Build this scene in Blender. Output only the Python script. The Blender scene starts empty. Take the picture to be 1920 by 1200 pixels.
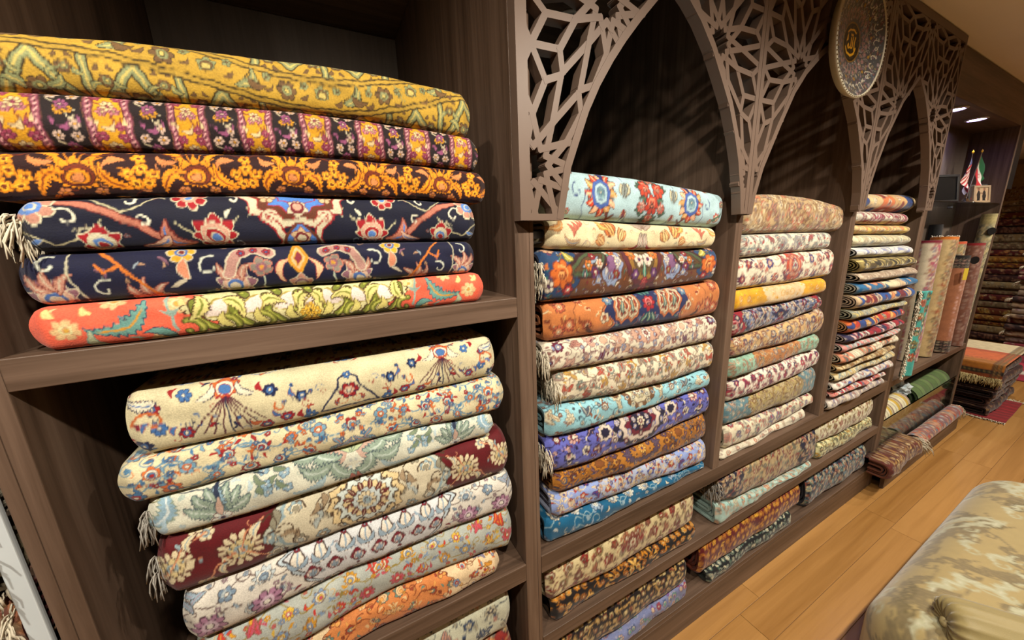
import bpy, bmesh, math, random
import numpy as np
from mathutils import Vector, Matrix

# ------------------------------------------------------------------ camera, world, lights
S = bpy.context.scene
COL = S.collection
PI = math.pi

def rad(a): return math.radians(a)

CAM = Vector((0.0, -0.72, 1.60))
def make_camera():
    yaw, pitch, roll = rad(27.1266), rad(12.5839), rad(-2.1985)
    fw = Vector((math.sin(yaw)*math.cos(pitch), math.cos(yaw)*math.cos(pitch), -math.sin(pitch)))
    r = Vector((math.cos(yaw), -math.sin(yaw), 0)); u = r.cross(fw)
    r2 = math.cos(roll)*r + math.sin(roll)*u
    u2 = -math.sin(roll)*r + math.cos(roll)*u
    cd = bpy.data.cameras.new('camera'); cd.sensor_width = 36; cd.lens = 663.98/1920*36
    cd.clip_start = 0.02
    o = bpy.data.objects.new('camera', cd); COL.objects.link(o)
    M = Matrix((r2, u2, -fw)).transposed().to_4x4(); M.translation = CAM
    o.matrix_world = M
    S.camera = o
make_camera()
S.view_settings.view_transform = 'Standard'
S.view_settings.look = 'None'
S.view_settings.gamma = 1
S.view_settings.use_curve_mapping = False
S.view_settings.exposure = 0.0

w = bpy.data.worlds.new('world'); S.world = w; w.use_nodes = True
w.node_tree.nodes['Background'].inputs[0].default_value = (0.9, 0.75, 0.55, 1)
w.node_tree.nodes['Background'].inputs[1].default_value = 0.02

LAMP_COL = (1.0, 0.905, 0.765)
# ceiling spotlights in a row in front of the shelves, plus unseen fill lamps added out in the shop
TRACK = [(-0.75, -0.95), (0.1, -0.95), (0.95, -0.95), (1.75, -0.95), (2.6, -0.95), (3.5, -0.95), (4.5, -0.9)]
ROOM = [(0.3, -2.6), (2.2, -2.6), (4.2, -2.4), (6.2, -0.9), (7.0, -2.4), (6.6, 0.6)]  # added fill lamps, including extra ones to brighten the far stacks
TRACK_W, ROOM_W = 77.0, 50.0
CEIL = 2.467
def spot(loc, target, power, size, blend, radius, col=LAMP_COL):
    l = bpy.data.lights.new('spotlight_beam', 'SPOT'); l.energy = power; l.color = col
    l.spot_size = rad(size); l.spot_blend = blend; l.shadow_soft_size = radius
    o = bpy.data.objects.new('spotlight_beam', l); COL.objects.link(o)
    o.location = loc
    o.rotation_euler = (Vector(target)-Vector(loc)).to_track_quat('-Z', 'Y').to_euler()
    return o
for i, (x, y) in enumerate(TRACK):        # wide beams before the open bay, narrower ones before the arches
    spot((x, y, CEIL-0.05), (x+0.05, 0.0, .75 if i < 2 else .5), TRACK_W, 130 if i < 2 else 112, 0.8 if i < 2 else .75, 0.03)
for x, y in ROOM:
    spot((x, y, CEIL-0.05), (x, y, 0), ROOM_W*(1.7 if x > 6 else 1), 130, 0.9, 0.05)  # stronger at the far end to lift the stacks there

# ------------------------------------------------------------------ helpers
def lin(h):
    if not isinstance(h, str): return np.array(h, float)
    h = h.lstrip('#')
    c = np.array([int(h[i:i+2], 16)/255 for i in (0, 2, 4)])
    return np.where(c <= .04045, c/12.92, ((c+.055)/1.055)**2.4)

def mesh_obj(name, verts, faces, mat=None, parent=None, smooth=False, col=None, loc=None):
    me = bpy.data.meshes.new(name)
    V = np.asarray(verts, np.float32).reshape(-1, 3)
    if isinstance(faces, np.ndarray):
        n, k = faces.shape
        me.vertices.add(len(V)); me.vertices.foreach_set('co', V.ravel())
        me.loops.add(n*k); me.loops.foreach_set('vertex_index', faces.astype(np.int32).ravel())
        me.polygons.add(n); me.polygons.foreach_set('loop_start', np.arange(0, n*k, k, dtype=np.int32))
        me.update(calc_edges=True); me.validate()
    else:
        me.from_pydata([tuple(v) for v in V.tolist()], [], faces)
    if smooth: me.polygons.foreach_set('use_smooth', [True]*len(me.polygons))
    if col is not None:
        a = me.color_attributes.new('Col', 'FLOAT_COLOR', 'POINT')
        c = np.ones((len(V), 4), np.float32); c[:, :3] = np.clip(col, 0, 1)**1.16      # dyed wool is deeper than the swatch values
        a.data.foreach_set('color', c.ravel())
    if mat is not None: me.materials.append(mat)
    me.update()
    o = bpy.data.objects.new(name, me); COL.objects.link(o)
    if parent is not None: o.parent = parent
    if loc is not None: o.location = loc
    return o

def empty(name, loc=(0, 0, 0)):
    o = bpy.data.objects.new(name, None); COL.objects.link(o); o.location = loc
    o.empty_display_size = 0.05
    return o

def tag(o, label, cat, group=None):
    o['label'] = label; o['category'] = cat
    if group: o['group'] = group
    return o
def structure(o, label=None):
    o['kind'] = 'structure'
    if label: o['label'] = label
    return o

class MB:
    """collects shapes into one mesh"""
    def __init__(s): s.v = []; s.f = []
    def add(s, v, f):
        n = len(s.v); s.v += [tuple(p) for p in v]; s.f += [tuple(i+n for i in q) for q in f]; return s
    def box(s, x0, x1, y0, y1, z0, z1, b=0.0):
        if b <= 0:
            v = [(x, y, z) for z in (z0, z1) for y in (y0, y1) for x in (x0, x1)]
            return s.add(v, [(0, 2, 3, 1), (4, 5, 7, 6), (0, 1, 5, 4), (2, 6, 7, 3), (0, 4, 6, 2), (1, 3, 7, 5)])
        bm = bmesh.new()
        bmesh.ops.create_cube(bm, size=1)
        for p in bm.verts:
            p.co = ((x0+x1)/2+p.co.x*(x1-x0), (y0+y1)/2+p.co.y*(y1-y0), (z0+z1)/2+p.co.z*(z1-z0))
        bmesh.ops.bevel(bm, geom=bm.edges[:], offset=b, segments=2, affect='EDGES', profile=.5)
        bm.verts.index_update()
        v = [tuple(p.co) for p in bm.verts]; f = [tuple(q.index for q in p.verts) for p in bm.faces]; bm.free()
        return s.add(v, f)
    def tube(s, pts, r, n=8, cap=True):
        pts = [Vector(p) for p in pts]; N = len(pts)
        rs = r if isinstance(r, (list, tuple)) else [r]*N
        v = []; f = []
        ref = Vector((0, 0, 1))
        for i, p in enumerate(pts):
            t = (pts[min(i+1, N-1)]-pts[max(i-1, 0)]).normalized()
            a = t.cross(ref)
            if a.length < .1: a = t.cross(Vector((1, 0, 0)))
            a.normalize(); b = t.cross(a)
            for k in range(n):
                an = 2*PI*k/n; v.append(p+rs[i]*(math.cos(an)*a+math.sin(an)*b))
        for i in range(N-1):
            for k in range(n):
                k2 = (k+1) % n; f.append((i*n+k, i*n+k2, (i+1)*n+k2, (i+1)*n+k))
        if cap: f.append(tuple(range(n))[::-1]); f.append(tuple((N-1)*n+k for k in range(n)))
        return s.add(v, f)
    def lathe(s, prof, n=32, M=None, caps=True):
        v = []; f = []; N = len(prof)
        for (r, z) in prof:
            for k in range(n):
                a = 2*PI*k/n; p = Vector((r*math.cos(a), r*math.sin(a), z)); v.append(M @ p if M else p)
        for i in range(N-1):
            for k in range(n):
                k2 = (k+1) % n; f.append((i*n+k, i*n+k2, (i+1)*n+k2, (i+1)*n+k))
        if caps and prof[0][0] > 1e-6: f.append(tuple(range(n))[::-1])
        if caps and prof[-1][0] > 1e-6: f.append(tuple((N-1)*n+k for k in range(n)))
        return s.add(v, f)
    def build(s, name, mat, parent=None, smooth=False, loc=None):
        return mesh_obj(name, s.v, s.f, mat, parent, smooth, loc=loc)

# ------------------------------------------------------------------ materials
def nodes_mat(name):
    m = bpy.data.materials.new(name); m.use_nodes = True
    nt = m.node_tree; return m, nt, nt.nodes['Principled BSDF']
def N(nt, t, **kw):
    n = nt.nodes.new(t)
    for k, v in kw.items():
        if k in n.inputs.keys(): n.inputs[k].default_value = v
        else: setattr(n, k, v)
    return n
def ramp(nt, stops):
    r = nt.nodes.new('ShaderNodeValToRGB'); e = r.color_ramp.elements
    while len(e) < len(stops): e.new(.5)
    for el, (p, c) in zip(e, stops): el.position = p; el.color = (*lin(c), 1)
    return r
def plain(name, c, rough=.5, metal=0, spec=.5, bump=0, bscale=200, vary=0.0):
    m, nt, b = nodes_mat(name)
    b.inputs['Roughness'].default_value = rough; b.inputs['Metallic'].default_value = metal
    b.inputs['Specular IOR Level'].default_value = spec
    tc = N(nt, 'ShaderNodeTexCoord')
    no = N(nt, 'ShaderNodeTexNoise', Scale=bscale, Detail=3.0); nt.links.new(tc.outputs['Object'], no.inputs['Vector'])
    c0 = lin(c); r = nt.nodes.new('ShaderNodeValToRGB')
    r.color_ramp.elements[0].color = (*np.clip(c0*(1-vary), 0, 1), 1); r.color_ramp.elements[1].color = (*np.clip(c0*(1+vary), 0, 1), 1)
    nt.links.new(no.outputs['Fac'], r.inputs[0]); nt.links.new(r.outputs[0], b.inputs['Base Color'])
    if bump:
        bp = N(nt, 'ShaderNodeBump', Strength=bump, Distance=.002); nt.links.new(no.outputs['Fac'], bp.inputs['Height']); nt.links.new(bp.outputs[0], b.inputs['Normal'])
    return m
def wood(name, stops, axis='x', rough=.45, gscale=1.0, spec=.4, bump=.15, objrand=0.0):
    """laminate / timber: stretched noise grain along an axis"""
    m, nt, b = nodes_mat(name); L = nt.links.new
    tc = N(nt, 'ShaderNodeTexCoord'); mp = N(nt, 'ShaderNodeMapping')
    sc = {'x': (2.2, 55, 55), 'z': (55, 55, 2.2), 'y': (55, 2.2, 55)}[axis]
    mp.inputs['Scale'].default_value = [q*gscale for q in sc]
    L(tc.outputs['Object'], mp.inputs['Vector'])
    vec = mp.outputs[0]
    if objrand:
        oi = N(nt, 'ShaderNodeObjectInfo'); mm = N(nt, 'ShaderNodeMath', operation='MULTIPLY'); mm.inputs[1].default_value = 37.0
        L(oi.outputs['Random'], mm.inputs[0]); ad = N(nt, 'ShaderNodeVectorMath', operation='ADD')
        L(mp.outputs[0], ad.inputs[0]); L(mm.outputs[0], ad.inputs[1]); vec = ad.outputs[0]
    n1 = N(nt, 'ShaderNodeTexNoise', Scale=1.0, Detail=6.0, Roughness=.62, Distortion=.6); L(vec, n1.inputs['Vector'])
    mp2 = N(nt, 'ShaderNodeMapping'); mp2.inputs['Scale'].default_value = [.12, .12, .12]; L(vec, mp2.inputs['Vector'])
    n2 = N(nt, 'ShaderNodeTexNoise', Scale=1.0, Detail=2.0, Distortion=1.5); L(mp2.outputs[0], n2.inputs['Vector'])
    mx = N(nt, 'ShaderNodeMath', operation='MULTIPLY_ADD'); mx.inputs[1].default_value = .55
    L(n1.outputs['Fac'], mx.inputs[0])
    m3 = N(nt, 'ShaderNodeMath', operation='MULTIPLY'); m3.inputs[1].default_value = .45; L(n2.outputs['Fac'], m3.inputs[0]); L(m3.outputs[0], mx.inputs[2])
    src = mx.outputs[0]
    if objrand:
        m4 = N(nt, 'ShaderNodeMath', operation='MULTIPLY_ADD'); m4.inputs[1].default_value = objrand; L(oi.outputs['Random'], m4.inputs[0])
        m5 = N(nt, 'ShaderNodeMath', operation='SUBTRACT'); m5.inputs[1].default_value = objrand/2; L(mx.outputs[0], m5.inputs[0]); L(m5.outputs[0], m4.inputs[2]); src = m4.outputs[0]
    r = ramp(nt, stops); L(src, r.inputs[0]); L(r.outputs[0], b.inputs['Base Color'])
    b.inputs['Roughness'].default_value = rough; b.inputs['Specular IOR Level'].default_value = spec
    if bump:
        bp = N(nt, 'ShaderNodeBump', Strength=bump, Distance=.001); L(n1.outputs['Fac'], bp.inputs['Height']); L(bp.outputs[0], b.inputs['Normal'])
    return m
def attr_mat(name, rough=.75, sheen=.14, noise=.35, nscale=420, bump=.35):
    """pile colour comes from the woven pattern (colour attribute); grain and relief are procedural"""
    m, nt, b = nodes_mat(name); L = nt.links.new
    at = N(nt, 'ShaderNodeAttribute', attribute_name='Col')
    tc = N(nt, 'ShaderNodeTexCoord')
    no = N(nt, 'ShaderNodeTexNoise', Scale=nscale, Detail=2.0); L(tc.outputs['Object'], no.inputs['Vector'])
    n2 = N(nt, 'ShaderNodeTexNoise', Scale=28.0, Detail=3.0); L(tc.outputs['Object'], n2.inputs['Vector'])
    ad = N(nt, 'ShaderNodeMath', operation='ADD'); L(no.outputs['Fac'], ad.inputs[0]); L(n2.outputs['Fac'], ad.inputs[1])
    mr = N(nt, 'ShaderNodeMapRange'); mr.inputs['From Min'].default_value = .5; mr.inputs['From Max'].default_value = 1.5
    mr.inputs['To Min'].default_value = 1-noise; mr.inputs['To Max'].default_value = 1+noise
    L(ad.outputs[0], mr.inputs['Value'])
    mu = N(nt, 'ShaderNodeVectorMath', operation='SCALE'); L(at.outputs['Color'], mu.inputs[0]); L(mr.outputs[0], mu.inputs['Scale'])
    L(mu.outputs[0], b.inputs['Base Color'])
    b.inputs['Roughness'].default_value = rough; b.inputs['Specular IOR Level'].default_value = .3
    b.inputs['Sheen Weight'].default_value = sheen; b.inputs['Sheen Roughness'].default_value = .5
    bp = N(nt, 'ShaderNodeBump', Strength=bump, Distance=.0015); L(no.outputs['Fac'], bp.inputs['Height']); L(bp.outputs[0], b.inputs['Normal'])
    return m
def emit(name, c, s):
    m, nt, b = nodes_mat(name); b.inputs['Base Color'].default_value = (0, 0, 0, 1)
    b.inputs['Emission Color'].default_value = (*lin(c), 1); b.inputs['Emission Strength'].default_value = s
    return m
def glass(name, c='#dcebe6', rough=.02):
    m, nt, b = nodes_mat(name); b.inputs['Base Color'].default_value = (*lin(c), 1)
    b.inputs['Transmission Weight'].default_value = 1; b.inputs['Roughness'].default_value = rough; b.inputs['IOR'].default_value = 1.45
    return m

LAM = [(.30, '#35281f'), (.43, '#544235'), (.55, '#665244'), (.72, '#7c6757')]
M_LX = wood('laminate_along', LAM, 'x'); M_LZ = wood('laminate_upright', LAM, 'z'); M_LY = wood('laminate_depth', LAM, 'y')
M_BACK = wood('laminate_back', [(.2, '#4a4138'), (.8, '#6a5d52')], 'z', rough=.5, gscale=1.6)
M_SCREEN = plain('screen_lacquer', '#675549', rough=.45, spec=.5, vary=.05, bscale=30)
M_FLOOR = wood('oak_floor', [(.15, '#704a25'), (.38, '#946a37'), (.6, '#ab7f48'), (.9, '#c09a5e')], 'x', rough=.28, gscale=.45, bump=.05, objrand=.16)
M_SUB = plain('floor_joint', '#7a5228', rough=.6, vary=.1)
M_CEIL = plain('ceiling_paint', '#efe4d2', rough=.9, vary=.03, bscale=5)
M_WALL = plain('wall_paint', '#96836e', rough=.85, vary=.05, bscale=4)
M_RUG = attr_mat('rug_pile'); M_RUGB = attr_mat('rug_backing', sheen=.05, noise=.3, nscale=700, bump=.6)
M_PRINT = attr_mat('enamel_print', rough=.3, sheen=0, noise=.06, bump=0)
M_FRINGE = plain('cotton_fringe', '#cfc6b0', rough=.9, vary=.15, bscale=300)
M_FRINGEG = plain('grey_silk_fringe', '#9a968e', rough=.7, vary=.2, bscale=300)
M_CHROME = plain('chrome', '#c9c9c9', rough=.15, metal=1)
M_BLACK = plain('black_plastic', '#0d0c0c', rough=.4, vary=.1)
M_GLASS = glass('clear_glass'); M_WHITE = plain('white_laminate', '#c9d2d6', rough=.35, vary=.04, bscale=12)
M_GOLD = plain('gold_enamel', '#d3a21c', rough=.35, vary=.1); M_IVORY = plain('ivory_enamel', '#c4bca4', rough=.4, vary=.08, bscale=60)

# ------------------------------------------------------------------ woven patterns (drawn in centimetres on the rug)
class Cv:
    def __init__(s, us, vs, bg, sym=True, warp=.45):
        s.u = np.asarray(us, float); s.v = np.asarray(vs, float)
        s.C = np.empty((len(vs), len(us), 3)); s.C[:] = lin(bg)
        s.d = warp; U, V = np.meshgrid(s.u, s.v); q = len(us)*.37+len(vs)
        s.U = U+warp*(.20*np.sin(1.7*V+.9*U+q)+.11*np.sin(3.9*U-2.3*V+q*2)+.07*np.sin(7.1*V+5.3*U))
        s.V = V+warp*(.18*np.sin(1.5*U-1.1*V+q*3)+.11*np.sin(4.3*V+2.9*U+q)+.07*np.sin(6.7*U-5.9*V))
        s.sym = sym; s.aa = max(abs(s.u[-1]-s.u[0])/len(us)*1.0, .03)
    def draw(s, cx, cy, R, fn, mirror=True):
        """fn(du,dv) -> list of (signed distance, colour); painted on both halves when symmetric"""
        sg = (1, -1) if (s.sym and mirror and abs(cx) > .15) else (1,)
        for k in sg:
            x = cx*k
            iu = np.where(np.abs(s.u-x) <= R)[0]; iv = np.where(np.abs(s.v-cy) <= R)[0]
            if len(iu) == 0 or len(iv) == 0: continue
            a, b, c, d = iv[0], iv[-1]+1, iu[0], iu[-1]+1
            du = (s.U[a:b, c:d]-x)*k; dv = s.V[a:b, c:d]-cy
            for dist, col in fn(du, dv):
                al = np.clip(.5-dist/s.aa, 0, 1)[..., None]
                s.C[a:b, c:d] = s.C[a:b, c:d]*(1-al)+lin(col)*al
    def band(s, u0, u1, col):
        al = np.clip(.5-(np.abs(s.U-(u0+u1)/2)-(u1-u0)/2)/s.aa, 0, 1)[..., None]
        s.C[:] = s.C*(1-al)+lin(col)*al
    def line(s, pts, w, col, out=None, ow=.12):
        P = np.array(pts, float); m = (P.min(0)+P.max(0))/2; R = max((P.max(0)-P.min(0)).max()/2+w+ow+.2, .3)
        def fn(du, dv):
            best = np.full(du.shape, 1e9)
            for (ax, ay), (bx, by) in zip(P[:-1]-m, P[1:]-m):
                ex, ey = bx-ax, by-ay; L2 = ex*ex+ey*ey+1e-9
                t = np.clip(((du-ax)*ex+(dv-ay)*ey)/L2, 0, 1)
                best = np.minimum(best, np.hypot(du-ax-t*ex, dv-ay-t*ey))
            r = [(best-w/2-ow, out)] if out else []
            return r+[(best-w/2, col)]
        s.draw(m[0], m[1], R, fn)
    def flower(s, x, y, R, n, pet, out, cen, inner=None, rot=0.):
        ow = max(R*.10, .07)
        def fn(du, dv):
            r = np.hypot(du, dv); th = np.arctan2(dv, du)-rot
            k = np.abs(np.cos(n*th/2)); Rt = R*(.66+.34*k**.7)
            L = [(r-Rt-ow, out), (r-Rt, pet), (np.maximum(k*r*2/n-ow*.45, r-Rt), out)]
            if inner: L += [(r-R*.5, inner)]
            return L+[(r-R*.3, out), (r-R*.22, cen)]
        s.draw(x, y, R*1.3+.3, fn)
    def palm(s, x, y, R, rot, cols, out, lob=9):
        ow = max(R*.06, .07); cs, sn = math.cos(rot), math.sin(rot)
        def fn(du, dv):
            a = du*cs+dv*sn; b = -du*sn+dv*cs+R*.25
            r = np.hypot(a, b); th = np.arctan2(a, b)
            base = .30+.70*np.cos(th/2)**2
            g = base*(1+.13*np.cos(lob*th)); L = [(r-R*g-ow, out), (r-R*g, cols[0])]
            if R > 1.5: L += [(np.maximum(np.maximum(np.abs(np.cos(lob*th/2))*r*1.6/lob-ow*.35, r-R*g*.98), R*.7*base-r), out)]
            for f, c in zip((.70, .48, .27), cols[1:]):
                L += [(r-R*f*base-ow*.7, out), (r-R*f*base, c)]
            return L
        s.draw(x, y, R*1.5+.3, fn)
    def leaf(s, x, y, L, w, rot, col, out=None, bend=0., serr=0., vein=None):
        cs, sn = math.cos(rot), math.sin(rot); ow = max(w*.14, .06)
        def fn(du, dv):
            a = (du*cs+dv*sn)/(L/2); b = -du*sn+dv*cs-bend*L*(a*a-.3)
            hw = w/2*np.clip(1-a*a, 0, 1)**.75*(1-.25*a)
            if serr: hw = hw*(1+serr*(np.abs(((a*4.5) % 1)-.5)*2-.5))
            d = np.where(np.abs(a) < 1, np.abs(b)-hw, 9.)
            r = [(d-ow, out)] if out else []
            r += [(d, col)]
            if vein: r += [(np.maximum(np.abs(b)-ow*.6, np.abs(a)*.8-.55), vein)]
            return r
        s.draw(x, y, L*.75+w, fn)
    def spiral(s, x, y, R, turns, a0, dr, w, col, out=None, bud=None):
        t = np.linspace(0, 1, int(10+turns*14)); r = R*(1-t*.82); a = a0+dr*turns*2*PI*t
        s.line(np.stack([x+r*np.cos(a), y+r*np.sin(a)], 1), w, col, out)
        if bud: s.flower(x, y, R*.3, 5, bud, col, bud)
    def medal(s, x, y, A, B, n, cols, out, depth=.12, rot=0.):
        m = min(A, B); k = len(cols)
        def fn(du, dv):
            q = np.hypot(du/A, dv/B); th = np.arctan2(dv/B, du/A)-rot
            g = 1-depth*np.abs(np.sin(n*th/2))
            L = []
            for i, c in enumerate(cols):
                f = 1-i*.8/k
                L += [((q-f*g)*m, out), ((q-f*g)*m+max(m*.025, .12), c)]
            return L
        s.draw(x, y, max(A, B)*1.05, fn)
    def boteh(s, x, y, L, rot, cols, out, flip=1):
        cs, sn = math.cos(rot), math.sin(rot); ow = max(L*.03, .08)
        def fn(du, dv):
            a = (du*cs+dv*sn)/L; b = flip*(-du*sn+dv*cs)/L
            b = b-.28*np.clip(a+.2, 0, 2)**2
            hw = .36*np.sqrt(np.clip((a+.5)*1.6, 0, 1))*np.clip(.72-a, 0, 1)**.75*1.1
            d = np.where((a > -.5) & (a < .72), (np.abs(b)-hw)*L, 9.)
            R = [(d-ow, out)]
            for i, c in enumerate(cols): R += [(d+L*.065*i*1.4+ow, out), (d+L*.065*i*1.4+ow*1.7, c)]
            return R
        s.draw(x, y, L*1.0, fn)

def filler(c, cols, o, rng, n, W, v0=-12, v1=20):
    for i in range(n):
        x, y = rng.uniform(0, W/2), rng.uniform(v0, v1); q = rng.random(); col = rng.choice(cols)
        if q < .35: c.spiral(x, y, rng.uniform(.6, 1.2), rng.uniform(.5, .9), rng.uniform(0, 6), rng.choice((-1, 1)), .13, col)
        elif q < .75:
            a = rng.uniform(0, 6)
            c.leaf(x, y, rng.uniform(1, 1.9), rng.uniform(.35, .55), a, col, o if rng.random() < .5 else None, rng.uniform(-.3, .3)); c.leaf(x+.7*math.cos(a+1), y+.7*math.sin(a+1), 1.0, .36, a+1.2, rng.choice(cols), None, .2)
        else: c.flower(x, y, rng.uniform(.32, .5), 5, col, o, rng.choice(cols))

class Pal:
    def __init__(s, g, o, acc, vine, cream='#d9cfb4'): s.g, s.o, s.a, s.v, s.c = g, o, acc, vine, cream

def arab(c, p, W, rng, x0=0., x1=None, step=5.2, big=2.3, v0=-14, v1=24, dens=1.):
    """scrolling vines with palmettes, rosettes and leaves"""
    x1 = W/2 if x1 is None else x1
    A = p.a
    if v1-v0 > 10: filler(c, A+[p.v, p.v], p.o, rng, int(90*dens*(x1-x0)/34), W if x0 < 1 else 2*x1, v0, v1-4)
    rows = np.arange(v0, v1, step*.8)
    k = 0
    for ri, y in enumerate(rows):
        xs = np.arange(x0+(step*.5 if ri % 2 else step*.05), x1+step*.3, step)
        for i, x in enumerate(xs):                       # vines first
            y2 = y+rng.uniform(-.6, .6)
            t = np.linspace(0, 1, 7)
            c.line(np.stack([x+(step)*t, y2+math.copysign(1, (i % 2)-.5)*step*.28*np.sin(PI*t)], 1), .16*dens+.1, p.v)
            if rng.random() < .85*dens:
                c.spiral(x+step*.5, y2+rng.choice((-1, 1))*step*.32, step*.26, .9, rng.uniform(0, 6), rng.choice((-1, 1)), .2, p.v, bud=A[k % len(A)] if rng.random() < .4 else None)
        for i, x in enumerate(xs):
            xx = x+rng.uniform(-.5, .5); yy = y+rng.uniform(-.6, .6); k += 1; kind = rng.random()
            a, b, d = A[k % len(A)], A[(k+1) % len(A)], A[(k+2) % len(A)]
            if kind < .42: c.palm(xx, yy, big*rng.uniform(.8, 1.15), rng.choice((0, .5, -.6, PI, 2.4)), [a, p.c, b, d], p.o, rng.choice((7, 9, 11)))
            elif kind < .78: c.flower(xx, yy, big*rng.uniform(.55, .85), rng.choice((5, 6, 8)), a, p.o, p.c, b, rng.uniform(0, 1))
            else:
                for q in range(3): c.leaf(xx+rng.uniform(-1.2, 1.2), yy+rng.uniform(-1, 1), big*1.5, big*.5, rng.uniform(0, 6), a, p.o, rng.uniform(-.2, .2), .4, b)
            for q in range(int(2*dens+.5)):
                c.leaf(xx+rng.uniform(-step/2, step/2), yy+rng.uniform(-step/2, step/2), big*.75, big*.26, rng.uniform(0, 6), rng.choice(A), p.o if rng.random() < .6 else None, rng.uniform(-.3, .3))
                if rng.random() < .6: c.flower(xx+rng.uniform(-step/2, step/2), yy+rng.uniform(-step/2, step/2), big*.28, 5, rng.choice(A), p.o, p.c)

def dense(c, p, W, rng, cell=2.2, v0=-14, v1=24):
    """fine allover repeat"""
    k = 0
    for ri, y in enumerate(np.arange(v0, v1, cell)):
        for x in np.arange((cell/2 if ri % 2 else 0), W/2+cell, cell):
            k += 1; a = p.a[k % len(p.a)]; b = p.a[(k*3+ri) % len(p.a)]
            xx, yy = x+rng.uniform(-.2, .2)*cell, y+rng.uniform(-.2, .2)*cell
            q = rng.random()
            c.spiral(xx, yy, cell*.5, .7, rng.uniform(0, 6), rng.choice((-1, 1)), cell*.09, p.v)
            if q < .4: c.palm(xx, yy, cell*.46, rng.uniform(-.6, .6), [a, p.c, b], p.o, 7)
            elif q < .75: c.flower(xx, yy, cell*.36, 6, a, p.o, p.c, b)
            else:
                for j in range(2): c.leaf(xx+rng.uniform(-.4, .4)*cell, yy+rng.uniform(-.4, .4)*cell, cell*.8, cell*.26, rng.uniform(0, 6), a, p.o, .2, .3)

def med_field(c, p, W, rng, mA, mB, my, mcols, n=16, step=5, big=2.1, fill=None, pend=True, fstep=3.0):
    """field of vines with a lobed medallion in the middle"""
    arab(c, p, W, rng, x0=mA*.7, step=step, big=big)
    if pend:
        c.medal(mA+mB*.35, my, mB*.42, mB*.34, 8, [mcols[1], mcols[0]], p.o, .2)
    c.medal(0, my, mA, mB, n, mcols, p.o)
    f = fill or p
    for r, m in ((.80, n), (.5, n//2), (.25, 6)):
        for i in range(m):
            a = (i+.5)*2*PI/m
            x, y = mA*r*math.cos(a), my+mB*r*math.sin(a)
            if x < -.05: continue
            sz = fstep*.42*(1 if r > .4 else .8)
            if i % 2: c.palm(x, y, sz, math.atan2(-x, y-my+1e-3), [f.a[i % len(f.a)], f.c, f.a[(i+1) % len(f.a)]], f.o, 7)
            else: c.flower(x, y, sz*.8, 6, f.a[i % len(f.a)], f.o, f.c, f.a[(i+2) % len(f.a)])
    c.flower(0, my, fstep*.5, 8, f.c, f.o, f.a[0], f.a[1])

def bands(c, p, W, rng, widths, cols, motifs=True):
    """cross bands along the fold, each with its own ground and row of blossoms"""
    u = -W/2; i = 0
    while u < W/2:
        wd = widths[i % len(widths)]; col = cols[i % len(cols)]
        c.band(u, u+wd, col); c.band(u, u+.18, p.o)
        if motifs and wd > 1.1:
            for y in np.arange(-12, 22, max(wd*1.0, 1.6)):
                a = p.a[(i+int(y)) % len(p.a)]; b = p.a[(i+1) % len(p.a)]
                s = c.sym; c.sym = False
                if i % 2: c.flower(u+wd/2, y, min(wd*.36, 2), 6, a, p.o, p.c, b)
                else: c.palm(u+wd/2, y, min(wd*.42, 2.4), rng.choice((0, PI)), [a, p.c, b], p.o, 7)
                c.leaf(u+wd*.25, y+wd*.5, wd*.7, wd*.22, rng.uniform(0, 3), b, p.o, .2)
                c.leaf(u+wd*.75, y+wd*.5, wd*.7, wd*.22, -rng.uniform(0, 3), a, p.o, -.2)
                c.sym = s
        u += wd; i += 1

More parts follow.
